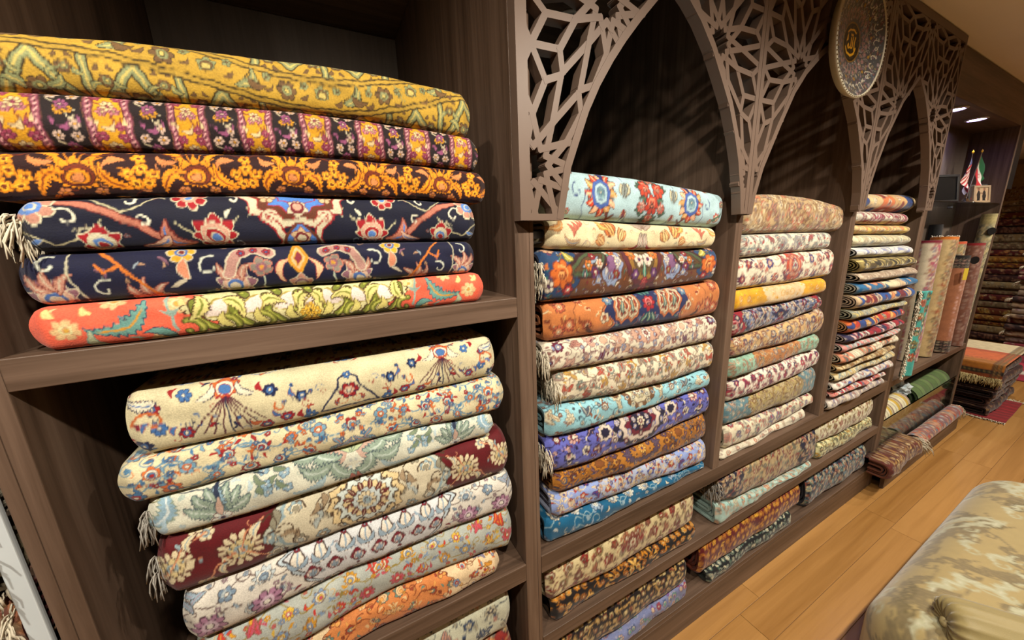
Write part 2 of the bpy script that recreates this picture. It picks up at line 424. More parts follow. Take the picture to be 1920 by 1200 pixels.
# ---- the rugs of the nearest bay, one drawing each
def d_yellow(c, W, rng):
    ol, sg, br, lt = '#3a2c0e', '#8b9168', '#755a38', '#c2b26a'
    c.sym = False
    filler(c, [sg, br, sg], ol, rng, 50, W); 
    def dbl(pts, w_=1.0): c.line(pts, w_, sg, ol, .2); c.line(pts, w_*.3, lt)
    def sprig(x, y, R, up=1):
        c.flower(x, y, R, 6, br, ol, lt, sg)
        for q in (-1, 1): c.leaf(x+q*R*1.5, y+.6*up, R*1.9, R*.75, q*.7*up, sg, ol, .25*q, .3, lt); c.leaf(x+q*R*.9, y-1.5*up, R*1.2, R*.5, -q*.9, br, ol, .2)
    H = W/2
    cl = np.array([(-H-2, 5.), (-24, 4.6), (-12, 2.), (-2, -.6), (8, -1.6), (17, .2), (26, 3.4), (H+2, 6.5)])
    tt = np.linspace(-H-1, H+1, 90); yy = np.interp(tt, cl[:, 0], cl[:, 1]); yy = np.convolve(np.pad(yy, 8, 'edge'), np.ones(17)/17, 'valid')
    f = lambda x: float(np.interp(x, tt, yy))
    for k in range(-4, 5):                                  # chevrons below and above the running band
        x = k*9.6+2; b0 = f(x)-2.4
        dbl([(x-4.8, f(x-4.8)-11), (x, b0-.6), (x+4.8, f(x+4.8)-11)]); dbl([(x+4.8, f(x+4.8)-3), (x+4.8, -14)], .8)
        sprig(x, b0-5.2, 1.25); sprig(x+2.9, b0-2.6, .8, -1); sprig(x-2.9, b0-2.6, .8, -1)
        t0 = f(x)+2.4
        dbl([(x-4.8, f(x-4.8)+9.5), (x, t0+1.2), (x+4.8, f(x+4.8)+9.5)]); dbl([(x+4.8, f(x+4.8)+2.6), (x+4.8, 16)], .8)
        sprig(x, t0+5.5, 1.3); sprig(x+3., t0+2.4, .85); sprig(x-3., t0+2.4, .85)
    for off in (-2.2, 2.2): c.line(np.stack([tt, yy+off], 1), 1.0, '#b0933c'); c.line(np.stack([tt, yy+off-.4], 1), .24, ol); c.line(np.stack([tt, yy+off+.4], 1), .24, ol)
    for k in range(-7, 8):
        x = k*4.9+1; y = f(x)
        if k % 3 == 0: c.flower(x, y, 1.35, 6, br, ol, lt, sg)
        elif k % 3 == 1: c.palm(x, y+.3, 1.4, 0, [sg, br, lt], ol, 7)
        else: c.leaf(x, y, 3.6, 1.4, .9, sg, ol, .3, .6, lt); c.leaf(x+.8, y-.6, 2.4, .9, -.3, br, ol, .3)
        c.flower(x+2.4, y+.9, .6, 5, sg, ol, br); c.leaf(x+2.5, y-.9, 1.5, .5, .5, br, ol, .3)
def d_bands(c, W, rng):
    c.sym = False
    u = -W/2-2.2; i = 0
    while u < W/2+3:
        y = i % 2; wd = 4.6 if y else 3.8
        g = '#c9981e' if y else '#1e070d'
        c.band(u, u+wd, g)
        if y:
            for q in (u-.0, u+wd-.95):
                c.band(q, q+.95, '#8c5060'); c.band(q+.42, q+.55, '#3b0d18'); c.band(q, q+.12, '#3b0d18'); c.band(q+.83, q+.95, '#3b0d18')
                for v in np.arange(-12, 24, .7): c.leaf(q+.47, v, .7, .22, .9, '#d3a3a0')
        m = u+wd/2
        P = ['#94405a', '#b97a84', '#cdb98e', '#6d1622'] if y else ['#c8b0a0', '#d09a24', '#96567a', '#c9bfa2']
        o = '#4a0c16' if y else '#12040a'
        for v in np.arange(-11, 24, 5.2):
            for q in (-1, 1):
                c.spiral(m+q*wd*.2, v+1.3*q, wd*.22, .8, q, q, .16, P[3], None)
                c.flower(m+q*wd*.24, v-1.1, .62, 6, P[0], o, P[1]); c.leaf(m+q*wd*.3, v+.7, 1.2, .4, q*1.1, P[2], o, .3*q)
                c.flower(m+q*wd*.12, v+2.1, .55, 6, P[1], o, P[2])
            c.leaf(m, v, 1.5, .62, .5, P[2], o, .35); c.flower(m, v-2.4, .7, 7, P[2], o, P[0])
            c.flower(m+wd*.22, v+.2, .5, 4, P[0], o, P[1])
        u += wd; i += 1
def d_amber(c, W, rng):
    am, pe, br = '#e8981a', '#cf8a54', '#7a3413'
    o = '#2b0708'
    filler(c, [am, pe, br, br], o, rng, 60, W)
    for y in (-7, 0, 7.5, 15):
        for k, x in enumerate(np.arange(0 if y in (0, 15) else 6, W/2+4, 12.6)):
            c.palm(x, y, 3.1, 0, [am, br, am, pe], o, 13)
            for a in np.linspace(-1.1, 1.1, 9): c.line([(x+1.9*math.sin(a), y+1.9*math.cos(a)), (x+3.4*math.sin(a), y+3.3*math.cos(a))], .14, am)
        for k, x in enumerate(np.arange(6.3 if y in (0, 15) else 0, W/2+4, 12.6)):
            for dx, dy in ((0, .8), (1.3, 0), (-1.3, 0), (.7, -1.2), (-.7, -1.2), (0, 2.2)):
                c.flower(x+dx, y+dy, .85, 5, am, o, br, '#f0b838')
            for q in (-1, 1):
                c.leaf(x+q*3.2, y-.6, 4.4, 1.3, q*.9, am, o, .25*q, .7, br); c.leaf(x+q*2.8, y+1.9, 2.6, .9, -q*.5, pe, o, -.25*q, .4)
                c.leaf(x+q*4.1, y+2.6, 3.2, .8, q*2.2, am, o, .3, .6); c.flower(x+q*4.4, y-2.3, .7, 5, pe, o, am)
    for y in (-4, 3.6, 11):
        t = np.linspace(0, W/2+2, 40); c.line(np.stack([t, y+1.1*np.sin(t*.75)], 1), .14, br)
def d_navy(c, W, rng):
    sal, red, cr, bl = '#b97c68', '#a01a28', '#c9c4aa', '#5f86c0'
    o = '#3b1014'
    filler(c, ['#8c98a0', '#a8a48c', '#7c5a5c'], '#3b1014', rng, 34, W)
    for dy in (-13, 0.5, 13):
        for q, (x, y) in enumerate(((13, -2), (22, 2.4), (29, -2.2))):
            c.line([(x-5, dy+y+2.5), (x-2.5, dy+y), (x, dy+y-1), (x+3, dy+y+1.4)], .22, '#b9b494')
        c.line([(30, dy+4), (25, dy+2.6), (20, dy-.6), (17, dy-3.6)], .85, sal, '#7a2f2a', .16)
        c.leaf(16.6, dy-2.6, 5, 1.8, .9, sal, '#7a2f2a', .35, .2, bl); c.leaf(18.5, dy-3.6, 4, 1.3, -.4, '#d9b7a0', '#7a2f2a', .2, 0, bl)
        c.palm(11.5, dy-2.2, 3.4, 0, [red, '#c9a08c', red, bl], cr, 9)
        c.palm(24.6, dy-2.9, 2.7, 0, [red, cr, bl, red], cr, 7)
        c.flower(14, dy+3.6, 2.1, 7, red, cr, bl, '#c99a86'); c.flower(30.8, dy+2.8, 2.6, 7, '#b98a78', cr, bl, bl)
        for x, y, r in ((27.6, .8, 1.6), (21, 3.2, 1.3), (8.8, 3.2, 1.1), (19.6, -.2, 1.0)): c.spiral(x, dy+y, r, .75, 1., 1, .3, '#d8d6c2')
        c.leaf(9.5, dy+1., 1.6, .6, 2.2, '#d8d6c2'); c.leaf(31, dy-2.8, 2.2, .7, -.4, bl, cr)
    # light blue scalloped medallion
    mx = .0
    c.medal(mx, 4.8, 8.6, 6.2, 10, [cr, '#6b3a22', '#5585c8', '#5585c8'], red, .16)
    for q in (2.4,): c.line([(q+1.2, -6), (q, -3), (q+.7, -1), (q+2.6, .8)], .8, cr, red, .25)
    c.leaf(0, -3.6, 6.4, 4.4, PI/2, '#5585c8', '#6b3a22', 0, 0)
    c.palm(0, -2.6, 1.8, 0, ['#c9b08c', '#7a2030', cr], '#7a2030', 7); c.palm(0, 2.2, 1.9, PI, [cr, '#7a2030', '#c9a08c'], '#7a2030', 7)
    c.flower(4.2, 4.2, 1.2, 6, '#c9b08c', '#6b3a22', cr); c.spiral(4.2, .6, 1.3, .8, 2.6, -1, .45, cr, red)
def d_navy2(c, W, rng):
    o = '#2a1020'; cr = '#c4bca6'; mv = '#8a6470'; ru = '#b06a3a'
    filler(c, ['#8c98a0', '#a8886c', '#7c5a6c'], o, rng, 40, W)
    for dy in (-13, 0, 13):
        for x, y, rot in ((9.2, -2.2, .5), (30, -2.4, -.5), (20, -4.4, 1.3)):
            c.palm(x, dy+y, 3.2, rot, [mv, '#c9a894', '#4f6fa6', cr], cr, 9)
            for q in (-.6, .1, .7): c.leaf(x+2.2*math.sin(q), dy+y+2.5*math.cos(q), 3.4, .9, PI/2-q, '#b98a78', '#7a3a30', .2, .5, cr)
        c.line([(4, dy+2.6), (6.2, dy+3.4), (8.6, dy+2.6), (10, dy-.4)], 1.3, '#b08a80', cr, .22)
        for x in (4.4, 6.2, 8): c.flower(x, dy+3.2-(x-6.2)**2*.12, .55, 5, '#9c3040', o, '#4f6fa6')
        c.flower(5.4, dy+.4, 1.5, 5, '#8c8478', '#c9806c', '#c9a030', mv)
        c.leaf(2.6, dy-.1, 4.2, .9, 1.9, '#d6b48e', '#9c3040', .35, .3)
        c.line([(25, dy+4.4), (22.5, dy+1.6), (20, dy-1.6), (18.4, dy-4)], .42, '#c9782a'); c.line([(22.5, dy+1.6), (24.4, dy+.6), (25, dy+2)], .35, '#c9782a')
        c.line([(27.4, dy+5), (28, dy+1), (27, dy-3)], .24, '#b6b29a')
        c.flower(15.4, dy+3.4, 1.7, 6, '#c9a030', cr, '#7a2f2a', '#4f6fa6'); c.leaf(15.4, dy+.6, 3, 1.2, PI/2, '#c98a6c', cr, .1); c.leaf(16.2, dy-1.4, 2.4, .6, -.6, cr)
        for x, y, r in ((12.2, .8, 1.9), (24.6, -1.6, 1.4), (29.6, 2.2, 1.4)): c.spiral(x, dy+y, r, .8, 2., -1, .26, '#c6cabc')
        c.medal(0, dy+1.6, 1.5, 3.0, 4, ['#d08a2c', '#d6b48e', '#8c3040'], '#c9a030', .2); c.palm(0, dy-3, 2.1, 0, ['#b98a78', mv, cr], cr, 7)
        c.line([(5.2, dy-1.2), (5.6, dy-3), (5, dy-4.6)], .25, '#b6c0ae')
        c.leaf(25.4, dy-4.8, 4, .9, .3, mv, cr, .3, .5)
def d_coral(c, W, rng):
    ol, cr, te = '#7c8432', '#d0cb9c', '#6f9c94'
    br = '#4c3014'
    filler(c, ['#d6b98a', '#8fa69c', '#c99a74', '#7c8c94'], '#b0604a', rng, 50, W)
    for x, y in ((30, 0), (20, -3), (25, 4), (17.6, 2.4), (30, 9), (22, 10)):
        c.flower(x, y, 1.5, 7, '#d6b98a', '#c99a74', '#c9a04a', cr)
    for y in (-9, .2, 9): 
        c.leaf(24, y, 8, 1.9, -.5, te, '#3d5a6a', .3, .7, '#c9952e'); c.leaf(20, y-2.2, 4, 1.2, .6, te, '#2c3d5c', -.3, .2); c.leaf(27.6, y-2.4, 3.4, 1.0, 1.2, '#b9c0a0', te, .3)
        c.line([(19, y+4.4), (18.8, y+1), (18.2, y-2)], .4, '#8fa69c'); c.leaf(18.8, y+1, 2.6, .7, 0, '#8fa69c', None, .3)
        for x in (28, 31.5, 17): c.leaf(x, y+2.2, 1.8, .8, 1, '#d9c58a', '#c9a06a', .2)
    def edge(du, dv):
        d = np.abs(du)-(14.6+1.6*np.sin(dv*1.3)+.35*dv+.8*np.abs(np.sin(dv*2.6))); return [(d-.3, br), (d, cr)]
    c.draw(0, 0, 40, edge, False)
    for k in range(0, 4):
        for y in (-8.2, -1.2, 6.2, 13.6):
            x = k*4.7+(.2 if int(y) % 2 else 2.2)
            if x > 14.5: continue
            c.leaf(x-1.2, y+2.2, 3.6, 2.2, -.7, '#ddd0c6', '#a89a50', .2)
            c.line([(x-2.4, y-3.4), (x-.5, y-1.0), (x+1.3, y+.8), (x+1.5, y+3.6)], 1.0, ol, br, .2)
            c.line([(x-2.0, y-3.), (x, y-.6), (x+1.3, y+1.2)], .35, '#b6ba58')
            c.spiral(x+2.2, y-1.0, 1.9, .8, 1.2, 1, .85, ol, br); c.spiral(x+2.2, y-1.0, 1.9, .8, 1.2, 1, .3, '#b9b860')
            c.leaf(x+.9, y+2.6, 4.4, 1.7, 2.0+k, '#d6cc86', br, .3, .4, ol); c.leaf(x-2.0, y+.2, 2.8, 1.2, 1.2, '#cfc67c', br, .3, .4)
            c.spiral(x-1.6, y-2.2, 1.2, .8, 3., -1, .5, '#5c6420', br)
    for dx, dy in ((0, -.3), (1, .5), (-1, .5), (0, 1.4), (.6, -1.2), (-.6, -1.2)): c.flower(dx, dy-1.6, .75, 6, '#d6b040', br, '#e8d27a')
def d_cream1(c, W, rng):
    nv, rd, bl, og = '#1c2750', '#9c2026', '#4a74a6', '#c2703a'
    p = Pal('#cfc7a6', nv, [rd, bl, og, nv], '#6a7fa0', '#d8d2bc')
    filler(c, [rd, bl, og, '#6a7fa0', nv], nv, rng, 110, W)
    for y in (-9, 9.5, 17): arab(c, p, W, rng, v0=y-1, v1=y+1.2, step=5.4, big=1.7, dens=.8)
    for (x, y) in ((19, 3.4), (9.6, 4.6)):
        if x > 15:
            for a in np.linspace(-.75, .75, 9): c.line([(x, y), (x+7.5*math.sin(a), y-7.2*math.cos(a))], .24, '#5c2338' if int(a*10) % 2 else nv)
            c.palm(x, y+1.2, 2.6, 0, [og, p.c, bl], rd, 7); c.leaf(x-2.4, y+.4, 3.4, 1, .8, p.c, nv, .3, .4); c.leaf(x+2.4, y+.4, 3.4, 1, 2.3, p.c, nv, -.3, .4)
    c.line([(0, 3.6), (1.8, 2.6), (1.9, .8), (3.8, -1.4), (5.4, -3.6), (0, -3.4)], .38, nv)
    c.flower(0, 0, 1.7, 6, rd, nv, p.c, '#d9b7a0'); c.flower(0, 3.2, .7, 5, bl, nv, p.c)
    for x, y in ((8, 1), (10.6, -2.4), (14, -3.4), (12.6, 3), (25, -2), (28.6, 2.8), (30.6, -3), (24.4, 4.2), (7, -3.6), (28.2, -.6)):
        c.flower(x, y, 1.05, 6, rng.choice((rd, bl, nv)), nv, p.c, bl); c.leaf(x+1.6, y+.9, 1.8, .6, rng.uniform(0, 3), rng.choice((og, bl, rd)), rd, .3)
    c.spiral(29, .6, 2.2, .8, 0, 1, .35, og); c.spiral(11.4, -.2, 1.2, .7, 1, -1, .3, og); c.leaf(30, 3.6, 4, 1.4, .3, p.c, nv, .2, .4, bl)
def d_red(c, W, rng):
    nv, cr, bl, br = '#33281e', '#cfc3a4', '#8fa3a8', '#4a3420'
    filler(c, ['#c98f6c', cr, bl], '#3c0a10', rng, 60, W)
    for dy in (-12, 0, 12):
        for x, y, R in ((22, .5, 3.6), (31.5, 1.0, 3.0), (17.6, -4, 1.5), (28, -5, 1.6), (26.6, 5.4, 1.4)):
            c.flower(x, dy+y, R, 14 if R > 2 else 6, cr, '#5a1418', cr, bl); 
            if R > 2: c.flower(x, dy+y, R*.55, 8, '#c9b98e', br, cr, bl)
        for a, b in (((22, .5), (17.6, -4)), ((22, .5), (28, -5)), ((31.5, 1), (26.6, 5.4)), ((22, .5), (18, 5)), ((31.5, 1), (34, -5))):
            c.line([(a[0], dy+a[1]), ((a[0]+b[0])/2+.8, dy+(a[1]+b[1])/2+.8), (b[0], dy+b[1])], .26, '#c98f6c')
        for x, y in ((19.4, 3.4), (25, -2.4), (29, 4.6)): c.leaf(x, dy+y, 3.2, 1.2, 2., cr, '#5a1418', .3, .5, bl)
    def edge(du, dv):
        d = (np.abs(du)-(17.5-.55*np.abs(dv-1)+1.1*np.abs(np.sin(dv*.9))))*.8; return [(d-.35, br), (d, '#b9bdb0'), (d+.7, bl), (d+1.3, '#c6bfa8')]
    c.draw(0, 0, 40, edge, False)
    p = Pal('#c6bfa8', br, [bl, '#8e8a78', '#a8b0ac', '#9c8a70'], br, '#d8d2bc')
    dense(c, p, 30, rng, cell=3.6)
    c.medal(0, 1.5, 8.2, 7.2, 12, ['#d3c096', '#c6cfc9', '#d3c096', '#b9c2c0'], br, .14)
    for i in range(12):
        a = (i+.5)*PI/6; x, y = 6*math.cos(a), 1.5+5.2*math.sin(a)
        if x >= -.05: c.spiral(x, y, 1.25, .9, a, 1, .3, br); c.leaf(x*.62, 1.5+(y-1.5)*.62, 2, .9, a, '#6a2a2c', br, 0, 0, cr)
    c.flower(0, 1.5, 1.9, 10, cr, br, bl, '#9aa8ac')
def d_white_med(c, W, rng):
    br, bl, cm = '#4a3a34', '#93a5b2', '#7c1f34'
    p = Pal('#d2cec4', br, [bl, '#a08a92', '#b8c2c4', '#7c90a2'], '#6c5a54', '#d9d6cc')
    arab(c, p, W, rng, x0=15, step=5.6, big=1.9, dens=.7)
    for x in (21, 30): c.flower(x, -1.5, 2.5, 9, '#a77f98', '#4a2438', '#d9d6cc', '#c9b4c2')
    def edge(du, dv):
        d = (np.abs(du)-(17.5-.7*np.abs(dv-5)+1.0*np.abs(np.sin(dv*1.0))))*.8; return [(d-.3, br), (d, '#b4c0c6'), (d+.6, br), (d+.9, '#c8cacb')]
    c.draw(0, 0, 40, edge, False)
    filler(c, [bl, '#a9b4b8', '#8c7c7c', cm], br, rng, 70, 32)
    for y in np.arange(-12, 24, 4.0):
        for k, x in enumerate(np.arange(0, 16.6-.5*abs(y-5), 4.3)):
            q = int(round(y/4.0))
            xx = x+(2.15 if q % 2 else 0)+rng.uniform(-.25, .25)
            if q % 3 == 0: c.palm(xx, y, 2.0, 0, [cm, '#d9c9c0', bl], br, 5); c.leaf(xx, y+.2, 1.5, .6, PI/2, bl, br)
            elif q % 3 == 1: c.leaf(xx, y, 4.2, 2.1, PI/2, '#d4cdbf', br, 0, 0, bl); c.leaf(xx+1.1, y-1, 2.6, .9, .8, bl, br, .2, .3); c.leaf(xx-1.1, y-1, 2.6, .9, 2.3, bl, br, -.2, .3); c.flower(xx, y+2, .6, 5, cm, br, bl)
            else: c.palm(xx, y, 1.9, PI, ['#c9bfae', bl, cm], br, 5); c.spiral(xx+2.1, y, 1.2, .8, 0, 1, .3, br)

def rose(c, x, y, R, col, dark, light):
    c.flower(x, y, R, 7, col, dark, light, col); c.spiral(x, y, R*.62, 1.1, 1, 1, R*.12, light); c.spiral(x, y-R*.1, R*.36, .9, 3, 1, R*.12, dark)
def tulip(c, x, y, S_, rot, col, out, tip):
    for q in (-.55, .55, 0): c.leaf(x+S_*.42*math.sin(rot+q), y+S_*.42*math.cos(rot+q), S_*1.25, S_*.5, PI/2-rot-q*.8, col if q else tip, out, .12*(q > 0)-.12*(q < 0), .15, tip if q else out)
def d_sky(c, W, rng):
    o, nv, gr = '#3a2428', '#2c3a78', '#4c6f5c'
    for dy in (-14, 0, 15):
        for x, y in ((3.4, .2), (4.4, -3.), (2.4, 4.6), (4.6, 3), (1.6, -5.6)):
            for q in (0, .9, -.9): c.leaf(x, dy+y, 3.4, 1.2, q+.6, gr, o, .2, .5)
        rose(c, 0, dy+6.8, 2.7, '#a9705c', o, '#cfb8a4'); rose(c, 2.9, dy+2.6, 2.3, '#b8482e', o, '#d99a80'); rose(c, 0, dy-1.4, 2.7, '#b03c26', o, '#d98a6c'); rose(c, 3.9, dy-2.2, 1.5, '#b86a5c', o, '#d9c0ae'); c.palm(0, dy-5, 2, PI, ['#c25a3c', '#d9b9a0', '#a8402c'], o, 9)
        tulip(c, 9.6, dy+.4, 3.0, 0, '#c9c2a2', o, '#8f9a94'); tulip(c, 9.4, dy-3.6, 1.9, PI, '#d3cdb6', o, '#9c4a3c'); c.line([(9.5, dy-4.5), (9.2, dy-8)], .22, nv); c.line([(10, dy+4), (10.6, dy+7)], .22, nv); c.leaf(8, dy-6.6, 2.4, .6, .7, '#6a7a8c', nv, .3)
        x, y = 17.2, dy+.2
        for a in np.linspace(0, 2*PI, 13)[:-1]: c.leaf(x+3.7*math.cos(a), y+4.4*math.sin(a), 3.0, 1.7, a, ['#c04a2c', '#c99a5c', '#d9a888'][int(a*9) % 3], o, .2, .5, '#d9c29c')
        c.medal(x, y, 3.0, 3.8, 8, ['#4a68a8', '#a9c3c8', '#8fb0b4'], nv, .08); c.flower(x, y+.3, 1.1, 5, '#6c8c8c', nv, '#c9c2a2'); c.leaf(x-1, y+5.6, 4.6, 1.4, 1.9, '#2c3468', '#1c1c40', .2, .5); c.line([(x-1.5, y+6), (x-4.5, y+9)], .5, '#7c5a3c', nv)
        c.line([(15, dy-4.4), (13.6, dy-8)], .55, '#7c3a34', o); c.spiral(24.6, dy+.4, 2.0, .85, 1.2, -1, .3, nv); tulip(c, 25.5, dy+5.2, 2., .6, '#c9c2a2', o, '#a85c44')
        for x, y, R in ((30.2, -3.4, 2.2), (27.6, -4.8, 1.3), (32.6, 1.2, 1.6)): c.palm(x, dy+y, R, .3, ['#b84a38', '#d9cdb0', gr, '#c9a888'], o, 9); c.leaf(x+1.6, dy+y+1, 2.6, .8, .6, gr, o, .2, .4)
        c.line([(22, dy-7), (23, dy-3), (21.6, dy+1)], .2, nv)
def d_tulips(c, W, rng):
    o, og = '#8c5a3c', '#c4763e'
    filler(c, ['#cdb890', '#a8a490', '#c9a070', '#b08474'], '#b89a74', rng, 60, W)
    for dy in (-12, 0, 12):
        for a in np.linspace(-1, 1, 9): c.leaf(2.9*math.sin(a), dy+1.4+2.9*math.cos(a), 5, 1.0, PI/2-a, '#cfa45a' if int(a*8) % 2 else '#a89a8c', '#6a4a3c', 0, .3)
        for q in (-1, 0, 1): c.leaf(q*1.1, dy-1.4, 4.6, 1.2, PI/2+q*.15, '#c9c0ae', '#4c3a34', 0, .2, '#7c3a3c')
        c.leaf(2.8, dy-3.4, 3.0, .8, -.5, '#a83a48', '#5c2028', .3); c.palm(0, dy-4.4, 1.5, PI, ['#a84a4c', '#d3c6a8'], o, 7)
        tulip(c, 11.8, dy+.4, 4.2, .5, og, '#6a3420', '#d3a86a'); tulip(c, 8.6, dy-1.0, 3.0, -.4, '#c9905c', '#6a3420', '#dcc48c'); tulip(c, 14.8, dy-2, 2.6, 1., '#c98a50', '#7c4a2c', '#d9b884'); c.leaf(15.6, dy+2.6, 5, 1.4, .9, '#b8a050', o, .3, .5, '#d3c48c')
        for q in range(4): c.leaf(22.5+q*.9, dy+2.6-q*.6, 3.4, .8, -1.1-.3*q, '#b8705c', '#7c4434', .25, .3)
        c.leaf(25.4, dy-2, 5, 1.3, .2, '#b8a484', o, .3, .5, '#7c8ca0'); c.spiral(20, dy-3, 1.8, .8, 0, 1, .25, '#a08c84'); c.leaf(29.6, dy+1.6, 5.6, 1.5, -.5, '#cf9a5c', '#8c5a3c', .35, .4, '#dcc896')
def d_paisley(c, W, rng):
    o = '#3a141c'; pur, gr, og, wh, rd = '#54305c', '#4c8a74', '#c0722c', '#c9bfae', '#86202c'
    A = [pur, gr, og, wh, rd, '#8c9ab4', '#7c6a2c']
    def mid(du, dv):
        d = np.abs(du)-(24.5+1.2*np.sin(dv)); return [(d-.2, o), (d, '#6a4226')]
    c.draw(0, 0, 40, mid, False)
    filler(c, A, o, rng, 240, W)
    for dy in (-13, 2, 17):
        for f, cols in ((1., ['#7c5a2c']), (.93, [])):
            pass
        c.medal(0, dy+2, 8.2, 9, 12, ['#5c2430', '#8c6a2c', '#5c4a24', '#5c4a24'], o, .05)
        rose(c, 0, dy+7, 2.4, rd, o, '#c9605c'); c.flower(-1.2*0+1.9, dy+1.4, 2.1, 5, wh, o, pur, '#d9b8ac'); rose(c, 4.8, dy+3, 1.8, og, o, '#d9b070'); c.flower(4.2, dy-2.6, 1.6, 6, pur, o, wh, '#8c5a8c'); c.leaf(0, dy-1.8, 5, 1.4, PI/2, gr, o, 0, .4, wh); c.leaf(3.4, dy+5.6, 3.4, 1.2, .8, gr, o, .2, .4); rose(c, 0, dy-5.2, 1.7, rd, o, '#c9605c')
        c.medal(12.4, dy+.4, 4.0, 6.4, 10, ['#8c9ab4', '#b8b4b0', '#7c5a7c'], o, .12)
        for a in range(6): c.flower(12.4+2.2*math.cos(a), dy+.6+3.8*math.sin(a), 1.3, 6, A[a], o, wh, A[(a+2) % 7])
        c.boteh(19.4, dy+.6, 12.5, -.55, ['#4c5a3c', '#5c4424', '#8fa0b0'], o, 1)
        for x, y, R, q in ((18, -1.6, 1.6, pur), (20, .2, 1.3, og), (16.6, .6, 1.2, wh), (18.4, 2.6, 1.1, rd), (21.4, -1.8, 1.0, gr), (17, -3.6, 1., '#8c9ab4')): c.flower(x, dy+y, R, 6, q, o, wh, A[int(x) % 7])
        rose(c, 29, dy-1.8, 3.3, '#bf6a2a', '#7c3418', '#e0a868'); rose(c, 31.4, dy+5, 1.8, '#c9a080', o, '#dcc9b0'); c.leaf(26.6, dy+2.6, 4, 1.8, .9, '#a8a04c', '#5c5a24', .2, .6, '#cfc58c'); c.flower(27, dy-5.6, 1.6, 6, rd, o, wh, '#c9605c'); c.flower(32.6, dy-4.6, 1.5, 5, wh, o, pur)
def d_orange(c, W, rng):
    o, nv, cr = '#4a1c14', '#222e5a', '#c9bca0'
    filler(c, ['#8c3a24', '#c9a46c', '#6a2c1c', '#d6bd94'], o, rng, 90, W)
    for dy in (-14, 1.5, 17):
        for x, y in ((31, 2.6), (28.4, -3), (31.6, -4.4), (24.6, 4.4), (23, -3.4)):
            c.flower(x, dy+y, 1.9 if x > 27 else 1.4, 8, '#a8583c', o, cr, '#c99a70'); c.leaf(x+2, dy+y+1.2, 2.6, .7, .9, '#8c4a2c', o, .3)
        c.line([(24, dy+5), (27, dy+1), (26, dy-5)], .2, '#6a3a1c'); c.leaf(22, dy-5, 4, 1., .8, '#5c3424', o, .2, .6)
        def car(du, dv):
            d = np.abs(du)-(15.5+1.4*np.cos(dv*.8)-.25*np.abs(dv)); return [(d-.9, o), (d-.6, '#b9744c'), (d-.1, o), (d, nv)]
        c.draw(0, dy, 7.6*3, car, False) if dy == 1.5 else None
        filler(c, ['#5c7c74', '#8c98ac', '#a86a5c'], nv, rng, 24, 26, dy-7, dy+8)
        for x in (6.6, 10.4): c.medal(x, dy+.6, 3.3, 5.6, 8, ['#b9744c', '#c9bca0', '#8c3a2c', '#b9845a'], o, .14); c.spiral(x, dy+3, 2.2, .9, 0, 1, .55, cr, o); c.spiral(x, dy-2, 2.0, .9, 3, -1, .55, cr, o); c.leaf(x, dy+.4, 4, 1.2, PI/2, '#5c7c74', o, .1, .4, cr)
        rose(c, 0, dy+.6, 2.3, '#9c2430', '#3c0c14', '#d98a84'); 
        for a in (-1, 0, 1): c.leaf(1.6*a, dy-3.8, 3.4, 1.2, PI/2+a*.5, '#4c8078', '#14203c', 0, .4, cr); c.leaf(1.8*a, dy+4.6, 3., 1., PI/2-a*.5, '#4c8078', '#14203c', 0, .4)
        c.flower(15, dy+3, 1.6, 6, '#5c7c8c', nv, cr, '#8c98ac'); c.flower(17, dy-2, 1.7, 5, cr, o, '#b9744c', '#8c3a24')

